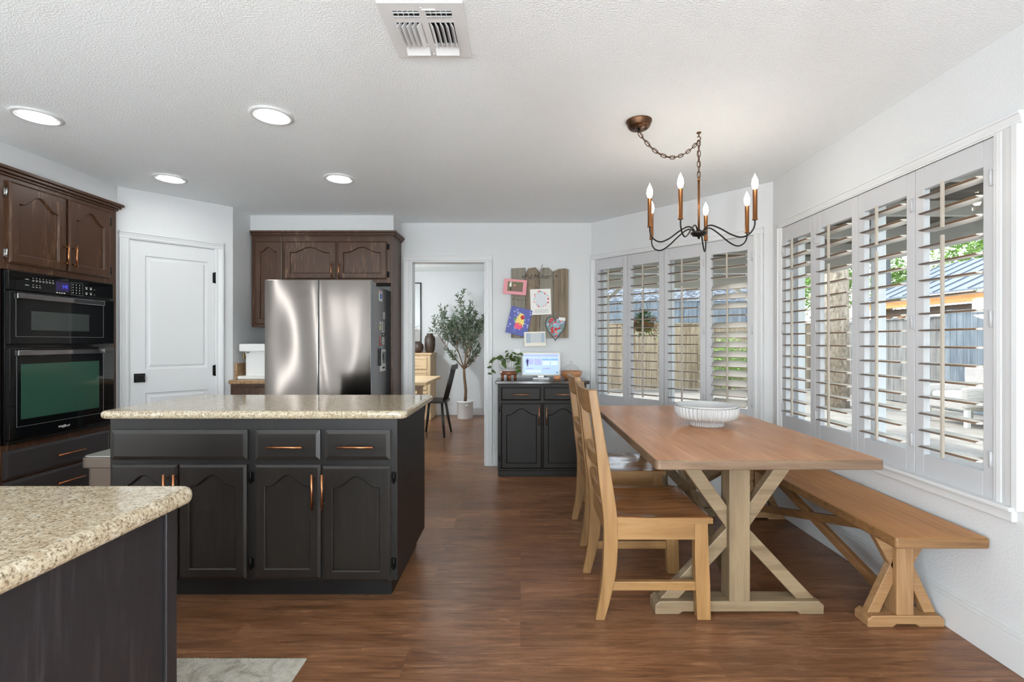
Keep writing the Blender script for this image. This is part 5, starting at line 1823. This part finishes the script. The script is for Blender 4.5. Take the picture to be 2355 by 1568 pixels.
# far dining table and chair
ft = thing('oak_table', 'pale oak table end seen through the doorway beside the black spindle chair', 'table', (-2.0, 6.2, 0))
mb = MB(); mb.box(-3.0, -1.125, 5.70, 6.78, 0.72, 0.762)
part('table_top', mb, M_DRX, ft, 0.006)
mb = MB(); mb.box(-2.85, -1.30, 5.82, 6.66, 0.64, 0.72)
part('apron', mb, M_DRX, ft, 0.004)
for x in (-2.80, -1.42):
    for y in (5.86, 6.56):
        mb = MB(); mb.box(x, x + 0.07, y, y + 0.07, 0, 0.64)
        part('leg', mb, M_DRZ, ft, 0.004)
sc_ = thing('spindle_chair', 'black spindle-back wooden chair beside the pale oak table in the next room', 'chair', (-1.12, 6.42, 0))
M_SPB = plain('black_stained_wood', (38, 34, 32), 0.4)
mb = round_slab(-1.31, -0.965, 6.20, 6.63, 0.445, 0.475, 0.09)
part('seat', mb, M_SPB, sc_, 0.008)
for (x0, y0, x1, y1) in ((-1.25, 6.26, -1.31, 6.21), (-1.25, 6.57, -1.31, 6.63), (-1.03, 6.27, -0.99, 6.22), (-1.03, 6.56, -0.96, 6.63)):
    mb = MB(); mb.tube([(x0, y0, 0.45), ((x0 + x1) / 2, (y0 + y1) / 2, 0.2), (x1, y1, 0.0)], [0.016, 0.019, 0.012], 12)
    part('leg', mb, M_SPB, sc_)
for k in range(7):
    y = 6.24 + 0.35 * k / 6
    yt = 6.215 + 0.40 * k / 6
    mb = MB(); mb.tube([(-1.005, y, 0.47), (-0.94, (y + yt) / 2, 0.72), (-0.895, yt, 0.92)], 0.0125 if k in (0, 6) else 0.0075, 8)
    part('spindle', mb, M_SPB, sc_)
mb = MB()
cr = [Vector((-0.885 + 0.03 * math.sin(PI * k / 10), 6.19 + 0.45 * k / 10, 0.915)) for k in range(11)]
for a, b in zip(cr, cr[1:]):
    mb.beam(a, b, 0.022, 0.062)
bmesh.ops.remove_doubles(mb.bm, verts=mb.bm.verts, dist=0.001)
part('crest_rail', mb, M_SPB, sc_, 0.004)

# olive tree
ox, oy = -0.902, 7.80
ot = thing('olive_tree', 'slender potted olive tree in a white pot beyond the doorway', 'potted tree', (ox, oy, 0))
mb = MB(); mb.lathe([(0, 0), (0.122, 0), (0.127, 0.006), (0.127, 0.262), (0.135, 0.266), (0.135, 0.288), (0.122, 0.288), (0.12, 0.25), (0, 0.24)], (ox, oy, 0), 40)
po_ = part('pot', mb, plain('white_pot', (230, 229, 226), 0.45), ot)
mb = MB(); mb.tube([(ox + 0.02, oy - 0.132, 0.215), (ox + 0.045, oy - 0.14, 0.222), (ox + 0.07, oy - 0.120, 0.215)], 0.007, 8)
part('pot_handle', mb, plain('white_pot_handle', (224, 223, 220), 0.45), po_)
mb = MB(); mb.lathe([(0, 0.27), (0.121, 0.262)], (ox, oy, 0), 20)
part('soil', mb, M_SOIL, ot)
mbT, mbL = MB(), MB()
rnd = random.Random(21)
trunk = [Vector((ox, oy, 0.25)), Vector((ox + 0.01, oy, 0.45)), Vector((ox - 0.012, oy, 0.66)), Vector((ox - 0.02, oy, 0.80))]
mbT.tube(trunk, [0.027, 0.024, 0.022, 0.02], 10)
def branch(p, d, L, r, depth, curl):
    pts = [p]
    q = p.copy()
    dd = d.copy()
    n = 6
    for i in range(n):
        dd = (dd + Vector((rnd.uniform(-curl, curl), rnd.uniform(-curl, curl), rnd.uniform(-0.02, 0.10)))).normalized()
        q = q + dd * L / n
        q.y = min(q.y, 8.03)
        q.x = min(q.x, 0.5)
        pts.append(q.copy())
    mbT.tube(pts, [r * (1 - 0.75 * i / n) for i in range(n + 1)], 5)
    if depth == 0:
        for i in range(int(L * 100)):
            t_ = 0.12 + 0.88 * (i / (L * 100))
            k = min(int(t_ * n), n - 1)
            pp = pts[k].lerp(pts[k + 1], t_ * n - k)
            ax = (pts[k + 1] - pts[k]).normalized()
            o_ = Vector((rnd.uniform(-1, 1), rnd.uniform(-1, 1), rnd.uniform(-0.6, 0.8))).normalized()
            mbL.leaf(pp, (ax * 0.6 + o_).normalized(), (rnd.uniform(-1, 1), rnd.uniform(-1, 1), rnd.uniform(0, 1)), rnd.uniform(0.045, 0.078), 0.021)
    else:
        for i in range(5 if depth == 1 else 4):
            t_ = rnd.uniform(0.25, 1.0) if i else 1.0
            k = min(int(t_ * n), n - 1)
            pp = pts[k].lerp(pts[k + 1], t_ * n - k)
            side = Vector((rnd.uniform(-1, 1), rnd.uniform(-1, 1), rnd.uniform(-0.1, 0.7)))
            branch(pp, (dd * 0.8 + side * 0.7).normalized(), L * rnd.uniform(0.5, 0.72), r * 0.5, depth - 1, curl)
for d, L in (((-0.75, 0.1, 0.9), 0.74), ((0.5, -0.1, 1.0), 0.78), ((-0.05, 0.2, 1.0), 0.85), ((0.35, 0.1, 0.55), 0.40), ((-0.45, -0.15, 0.6), 0.40), ((0.12, 0.0, 1.0), 0.75), ((0.62, -0.1, 0.35), 0.36), ((-0.3, -0.1, 1.0), 0.7)):
    branch(trunk[-1], Vector(d).normalized(), L * 0.78, 0.013, 2 if L > 0.5 else 1, 0.16)
part('trunk', mbT, M_TRUNK, ot)
part('leaves', mbL, M_OLIVE, ot, recalc=False)

# ================================================================== outside
GZ = -0.12
M_CONC = NT('patio_concrete')
_f = M_CONC.noise(M_CONC.coords(), 3, 6, 0.7)
_f2 = M_CONC.noise(M_CONC.coords(), 120, 2)
_c = M_CONC.ramp(_f, [(0.3, lin((118, 113, 105))), (0.7, lin((146, 140, 130)))])
_c = M_CONC.mix(0.35, _c, M_CONC.ramp(_f2, [(0.35, (0.55,) * 3), (0.6, (1, 1, 1))]), 'MULTIPLY')
M_CONC = M_CONC.set(Base_Color=_c, Roughness=0.9)
mb = MB()
mb.prism([(2.0, -9), (40, -9), (40, 40), (-12, 40), (-12, 8.26), (0.80, 8.26), (0.80, 4.93), (2.0, 3.63)], (0, 0, 0), (1, 0, 0), (0, 1, 0), (0, 0, 1), GZ - 0.1, GZ)
mb.box(-12, 40, -30, -3.6, GZ - 0.1, GZ)
struct('ground', mb, M_CONC)
def fence_mat(name, a, b, c):
    return wood(name, [(0.3, a), (0.52, b), (0.75, c)], 'Z', 12, 0.06, 0.9, 0.4, 0.35)
M_CEDAR = fence_mat('cedar_fence', (120, 100, 80), (166, 148, 122), (192, 176, 152))
M_GREYF = fence_mat('grey_fence', (92, 92, 92), (132, 130, 126), (156, 152, 146))
M_BLUEF = fence_mat('weathered_blue_fence', (96, 104, 112), (130, 138, 144), (156, 162, 166))
def fence(name, label, p0, p1, h, mat, bw=0.14, rail_side=1, group=None):
    p0, p1 = Vector(p0), Vector(p1)
    d = (p1 - p0); L = d.length; d.normalize()
    n = Vector((d.y, -d.x, 0)) * rail_side
    t = thing(name, label, 'fence', tuple((p0 + p1) / 2), group)
    r = random.Random(int(L * 100))
    mb = MB()
    for i in range(int(L / bw)):
        dz = r.uniform(-0.012, 0.012)
        mb.obox(p0, d, (0, 0, 1), n, bw * i + 0.002, bw * (i + 1) - 0.004, 0.03, h + dz, r.uniform(0, 0.004), 0.018)
    part('boards', mb, mat, t)
    mb = MB()
    for z in (0.25, h - 0.22):
        mb.obox(p0, d, (0, 0, 1), n, 0, L, z - 0.045, z + 0.045, -0.04, 0)
    mb.obox(p0, d, (0, 0, 1), n, 0, L, h, h + 0.03, -0.03, 0.05)
    part('rail', mb, mat, t)
    for k in range(int(L / 2.4) + 1):
        mb = MB(); mb.obox(p0, d, (0, 0, 1), n, min(L - 0.09, 2.4 * k), min(L, 2.4 * k + 0.09), 0, h + 0.05, -0.13, -0.04)
        part('post', mb, mat, t)
    return t
fence('back_fence', 'warm cedar board fence beyond the angled window', (-3, 13.6, GZ), (8.5, 13.6, GZ), 1.86, M_CEDAR)
fence('side_fence', 'grey weathered board fence beyond the tree trunk', (8.5, 13.4, GZ), (8.5, 9.6, GZ), 1.86, M_GREYF)
fence('blue_fence', 'blue-grey weathered fence behind the white wicker chair', (8.5, 9.58, GZ), (8.5, 3.0, GZ), 1.95, M_BLUEF)
fence('tall_fence', 'taller blue-grey board fence rising behind the cedar fence', (-3, 15.0, GZ), (8.0, 15.0, GZ), 2.62, M_BLUEF)

# patio cover attached to the house
M_WBEAM = plain('white_beam', (226, 224, 216), 0.6)
M_DECKU = wood('cover_underside', [(0.3, (92, 84, 72)), (0.7, (136, 126, 112))], 'X', 10, 0.06, 0.9)
pc = thing('patio_cover', 'white-beamed patio roof outside over the angled window', 'patio cover', (3.5, 6.4, GZ))
mb = MB()
zc0 = lambda y: 2.52 - 0.03 * (y - 3.5)
mb.prism([(1.0, 5.25), (2.35, 3.75), (2.35, 1.2), (4.3, 1.2), (4.3, 8.3), (-1.0, 8.3), (-1.0, 8.0), (1.0, 8.0)], (0, 0, 0), (1, 0, 0), (0, 1, 0), (0, 0, 1), 2.46, 2.50)
part('roof_deck', mb, M_DECKU, pc)
for y in (1.4, 2.3, 3.2, 4.1, 5.0, 5.9, 6.8, 7.6):
    mb = MB(); mb.box(2.36 if y < 3.8 else (1.45 if y < 5.1 else 1.02), 4.3, y, y + 0.045, 2.33, 2.46)
    part('rafter', mb, M_WBEAM, pc, 0.004)
for q in ((0.9, 4.3, 8.18, 8.3, 2.16, 2.40), (4.2, 4.3, 1.2, 8.3, 2.2, 2.46)):
    mb = MB(); mb.box(*q)
    part('beam', mb, M_WBEAM, pc, 0.006)
for x, y in ((4.2, 1.25), (4.2, 8.2), (1.15, 8.2)):
    mb = MB(); mb.box(x, x + 0.09, y, y + 0.09, GZ, 2.2)
    part('post', mb, M_WBEAM, pc, 0.006)
for x, s in ((4.2, -1), (1.2, 1)):
    mb = MB(); mb.beam((x + (0.0 if s < 0 else 0.04), 8.24, 1.75), (x + s * 0.55, 8.24, 2.2), 0.06, 0.06)
    part('knee_brace', mb, M_WBEAM, pc, 0.004)

# flower basket
fx_, fy_ = 1.98, 7.7
fb = thing('hanging_flower_basket', 'hanging basket of green leaves and orange flowers under the patio roof', 'flower basket', (fx_, fy_, 1.3))
mb = MB(); mb.lathe([(0, 0.0), (0.09, 0.01), (0.15, 0.07), (0.17, 0.15), (0.16, 0.15), (0.0, 0.12)], (fx_, fy_, 1.40), 24)
part('basket', mb, plain('coir_basket', (112, 84, 54), 0.95, bump=0.6), fb)
mb = MB()
for k in range(3):
    a = 2 * PI * k / 3
    mb.tube([(fx_ + 0.165 * math.cos(a), fy_ + 0.165 * math.sin(a), 1.55), (fx_, fy_, 1.95)], 0.003, 5)
mb.tube([(fx_, fy_, 1.95), (fx_, fy_, 2.46)], 0.004, 5)
part('hanger', mb, M_DKMET, fb)
rnd = random.Random(3)
mb, mb2 = MB(), MB()
for i in range(700):
    a, r_ = rnd.uniform(0, 2 * PI), abs(rnd.gauss(0, 0.13))
    z = 1.56 + rnd.uniform(-0.05, 0.22) - r_ * 0.8
    p = (fx_ + r_ * math.cos(a), fy_ + r_ * math.sin(a), z)
    mb.leaf(p, (math.cos(a) * 0.7, math.sin(a) * 0.7, rnd.uniform(-0.8, 0.8)), (0, 0, 1), rnd.uniform(0.05, 0.09), 0.03)
for i in range(110):
    a, r_ = rnd.uniform(0, 2 * PI), abs(rnd.gauss(0.17, 0.04))
    p = Vector((fx_ + r_ * math.cos(a), fy_ + r_ * math.sin(a), 1.53 + rnd.uniform(-0.12, 0.1)))
    for k in range(4):
        mb2.leaf(p, (math.cos(k * 1.6), math.sin(k * 1.6), rnd.uniform(0, 0.5)), (0, 0, 1), 0.036, 0.03)
M_GRN = plain('garden_leaf', (92, 128, 58), 0.6, var=0.4)
M_GRN2 = plain('bright_leaf', (134, 168, 82), 0.6, var=0.35)  # lighter yellow-green leaf colour
part('leaves', mb, M_GRN, fb, recalc=False)
part('flowers', mb2, plain('orange_petal', (226, 130, 60), 0.6), fb, recalc=False)

# big tree trunk, trees, hedge
M_BARK = NT('pale_bark')
_v = M_BARK.coords((1, 1, 0.35))
_f = M_BARK.noise(_v, 14, 7, 0.7, 1.0)
M_BARK = M_BARK.set(Base_Color=M_BARK.ramp(_f, [(0.3, lin((96, 84, 70))), (0.5, lin((168, 152, 132))), (0.7, lin((206, 192, 172)))]), Roughness=0.95, Normal=M_BARK.bump(_f, 0.8, 0.03))
rnd = random.Random(9)
def leaf_cloud(mb, c, rx, ry, rz, n, size, r):
    for i in range(n):
        while True:
            u = Vector((r.uniform(-1, 1), r.uniform(-1, 1), r.uniform(-1, 1)))
            if u.length <= 1:
                break
        u = u * (0.55 + 0.45 * r.random()) if u.length > 0.4 else u
        p = (c[0] + u.x * rx, c[1] + u.y * ry, c[2] + u.z * rz)
        mb.leaf(p, (r.uniform(-1, 1), r.uniform(-1, 1), r.uniform(-0.8, 0.5)), (r.uniform(-1, 1), r.uniform(-1, 1), 1), size * r.uniform(0.7, 1.3), size * 0.55)
def tree(name, label, x, y, th, tr, clouds, mat, size=0.16, bark=None, trunk_pts=None):
    t = thing(name, label, 'tree', (x, y, GZ))
    mb = MB()
    pts = trunk_pts or [(x, y, GZ), (x + 0.05, y, GZ + th * 0.5), (x, y, GZ + th)]
    mb.tube(pts, [tr * 1.25, tr, tr * 0.7] if len(pts) == 3 else [tr] * len(pts), 16)
    part('trunk', mb, bark or M_BARK, t)
    mb = MB()
    for (dx, dy, z, rx, ry, rz, n) in clouds:
        leaf_cloud(mb, (x + dx, y + dy, z), rx, ry, rz, n, size, rnd)
    part('foliage', mb, mat, t, recalc=False)
tree('shade_tree', 'tall tree with pale sunlit bark standing before the grey fence', 6.6, 10.1, 5.6, 0.24, [(-0.6, 0, 5.6, 1.3, 1.5, 1.3, 1300)], M_GRN, 0.2)
DKB = plain('dark_bark', (92, 92, 94), 0.95, bump=0.7, bscale=20)
tree('neighbour_tree', 'bright green leafy tree rising behind the metal roofed pavilion', 17.4, 16.9, 3.2, 0.2, [(0, 0, 5.2, 2.7, 3.4, 3.2, 5600)], M_GRN2, 0.22, DKB)
tree('grey_trunk_tree', 'tree with a dark grey trunk standing behind the pavilion roof', 12.55, 16.5, 4.6, 0.21, [(0, 0, 5.6, 2.0, 1.6, 1.5, 2200), (-1.3, 0.9, 3.6, 1.4, 1.0, 1.5, 1500), (1.2, 1.2, 3.4, 1.0, 1.0, 1.3, 1100)], M_GRN2, 0.2, DKB)
tree('corner_tree', 'leafy green tree beyond the fence corner', 13.0, 23.0, 2.6, 0.15, [(0, 0, 4.3, 2.2, 1.9, 2.6, 3200)], M_GRN2, 0.2, DKB)
tree('backdrop_tree', 'dark green tree far behind the tall fence', 4.6, 26.5, 3.4, 0.2, [(0, 0, 4.4, 4.2, 2.2, 2.2, 2600)], M_GRN, 0.3)
bsh = thing('garden_bush', 'bright green garden bush at the foot of the cedar fence', 'bush', (5.5, 12.6, GZ))
mb = MB(); mb.tube([(5.5, 12.6, GZ), (5.5, 12.6, GZ + 0.5)], 0.04, 8)
part('stem', mb, M_TRUNK, bsh)
mb = MB(); leaf_cloud(mb, (5.5, 12.6, GZ + 0.85), 0.75, 0.5, 0.85, 3200, 0.06, rnd)
part('foliage', mb, M_GRN2, bsh, recalc=False)

# neighbour's house roof over the tall fence
M_SHING = NT('dappled_shingle')  # dappled light put into the mixed shingle tones
_b = M_SHING.n('ShaderNodeTexBrick')
_b.inputs['Scale'].default_value = 1.0; _b.inputs['Brick Width'].default_value = 0.16; _b.inputs['Row Height'].default_value = 0.09; _b.inputs['Mortar Size'].default_value = 0.01
_b.inputs['Color1'].default_value = (*lin((62, 68, 76)), 1); _b.inputs['Color2'].default_value = (*lin((132, 138, 146)), 1); _b.inputs['Mortar'].default_value = (*lin((40, 44, 50)), 1)
M_SHING.l(M_SHING.coords(), _b.inputs['Vector'])
M_SHING = M_SHING.set(Base_Color=_b.outputs['Color'], Roughness=0.9)
nh = thing('neighbour_house', 'grey shingle roofed house showing over the tall fence', 'house', (5.0, 20, GZ))
mb = MB(); mb.box(2.4, 9.6, 17.6, 22, GZ, 2.5)
part('wall', mb, plain('pale_stucco', (200, 196, 188), 0.9), nh)
mb = MB(); mb.prism([(17.1, 2.45), (19.8, 4.1), (22.5, 2.45), (22.5, 2.35), (17.1, 2.35)], (0, 0, 0), (0, 1, 0), (0, 0, 1), (1, 0, 0), 2.0, 10.0)
part('roof', mb, M_SHING, nh)

# pavilion with a metal roof behind the fence
pv = thing('garden_pavilion', 'timber pavilion with grey standing-seam metal roof behind the fence', 'pavilion', (11, 9.5, GZ))
M_MROOF = plain('metal_roof', (104, 112, 122), 0.5, 0.2)
M_TIMB = wood('orange_timber', [(0.3, (186, 120, 60)), (0.7, (228, 164, 96))], 'Y', 12, 0.06, 0.7)
pz0, pz1 = 2.34, 3.30
mb = MB()
mb.prism([(9.2, pz0), (11.3, pz1), (13.4, pz0), (13.4, pz0 - 0.04), (11.3, pz1 - 0.05), (9.2, pz0 - 0.04)], (0, 0, 0), (1, 0, 0), (0, 0, 1), (0, 1, 0), 6.0, 12.9)
for k in range(17):
    y = 6.05 + 0.42 * k
    mb.beam((9.2, y, pz0 + 0.012), (11.3, y, pz1 + 0.012), 0.03, 0.03)
part('roof', mb, M_MROOF, pv)
mb = MB(); mb.box(9.28, 9.36, 6.1, 12.8, 2.08, 2.28)
part('eave_beam', mb, M_TIMB, pv)
mb = MB(); mb.box(9.55, 9.67, 6.1, 12.8, 1.88, 2.06)
part('inner_beam', mb, plain('dark_timber', (96, 76, 60), 0.8), pv)
for y in (6.3, 9.5, 12.5):
    mb = MB(); mb.box(9.52, 9.68, y, y + 0.16, GZ, 2.1)
    part('post', mb, M_TIMB, pv)
    mb = MB(); mb.box(12.9, 13.06, y, y + 0.16, GZ, 2.3)
    part('post', mb, M_TIMB, pv)
    mb = MB(); mb.beam((9.6, y - 0.55 if y > 7 else y + 0.7, 1.95), (9.6, y + 0.05, 1.40), 0.09, 0.12)
    part('brace', mb, M_TIMB, pv)

# wicker chairs
M_WICK = NT('white_wicker')
_w = M_WICK.n('ShaderNodeTexWave'); _w.inputs['Scale'].default_value = 14; _w.inputs['Distortion'].default_value = 3; _w.bands_direction = 'Z'
M_WICK.l(M_WICK.coords(), _w.inputs['Vector'])
M_WICK = M_WICK.set(Base_Color=M_WICK.ramp(_w.outputs['Fac'], [(0.2, lin((150, 144, 134))), (0.6, lin((226, 222, 212)))]), Roughness=0.8, Normal=M_WICK.bump(_w.outputs['Fac'], 0.6, 0.01))
M_CUSH = plain('pale_cushion', (200, 202, 200), 0.9)
def wicker(x, y, label):
    t = thing('wicker_chair', label, 'patio chair', (x, y, GZ), 'white wicker patio chairs')
    z = GZ
    mb = MB(); mb.box(x - 0.40, x + 0.40, y - 0.38, y + 0.38, z + 0.26, z + 0.42)
    part('seat_base', mb, M_WICK, t, 0.03)
    mb = MB(); mb.box(x + 0.28, x + 0.42, y - 0.40, y + 0.40, z + 0.38, z + 0.95)
    part('backrest', mb, M_WICK, t, 0.05)
    for s in (-1, 1):
        mb = MB(); mb.box(x - 0.42, x + 0.36, y + s * 0.36 - 0.06, y + s * 0.36 + 0.06, z + 0.30, z + 0.64)
        part('arm', mb, M_WICK, t, 0.04)
        for xx in (-0.36, 0.36):
            mb = MB(); mb.box(x + xx - 0.03, x + xx + 0.03, y + s * 0.36 - 0.03, y + s * 0.36 + 0.03, z, z + 0.28)
            part('leg', mb, M_WBEAM, t)
    mb = MB(); mb.box(x - 0.38, x + 0.27, y - 0.29, y + 0.29, z + 0.42, z + 0.53)
    part('cushion', mb, M_CUSH, t, 0.04)
wicker(7.45, 7.95, 'white wicker patio armchair nearest the blue-grey fence end with the tree')
wicker(7.55, 6.85, 'white wicker patio armchair seen in the panel with nickel hinges, further from the tree')
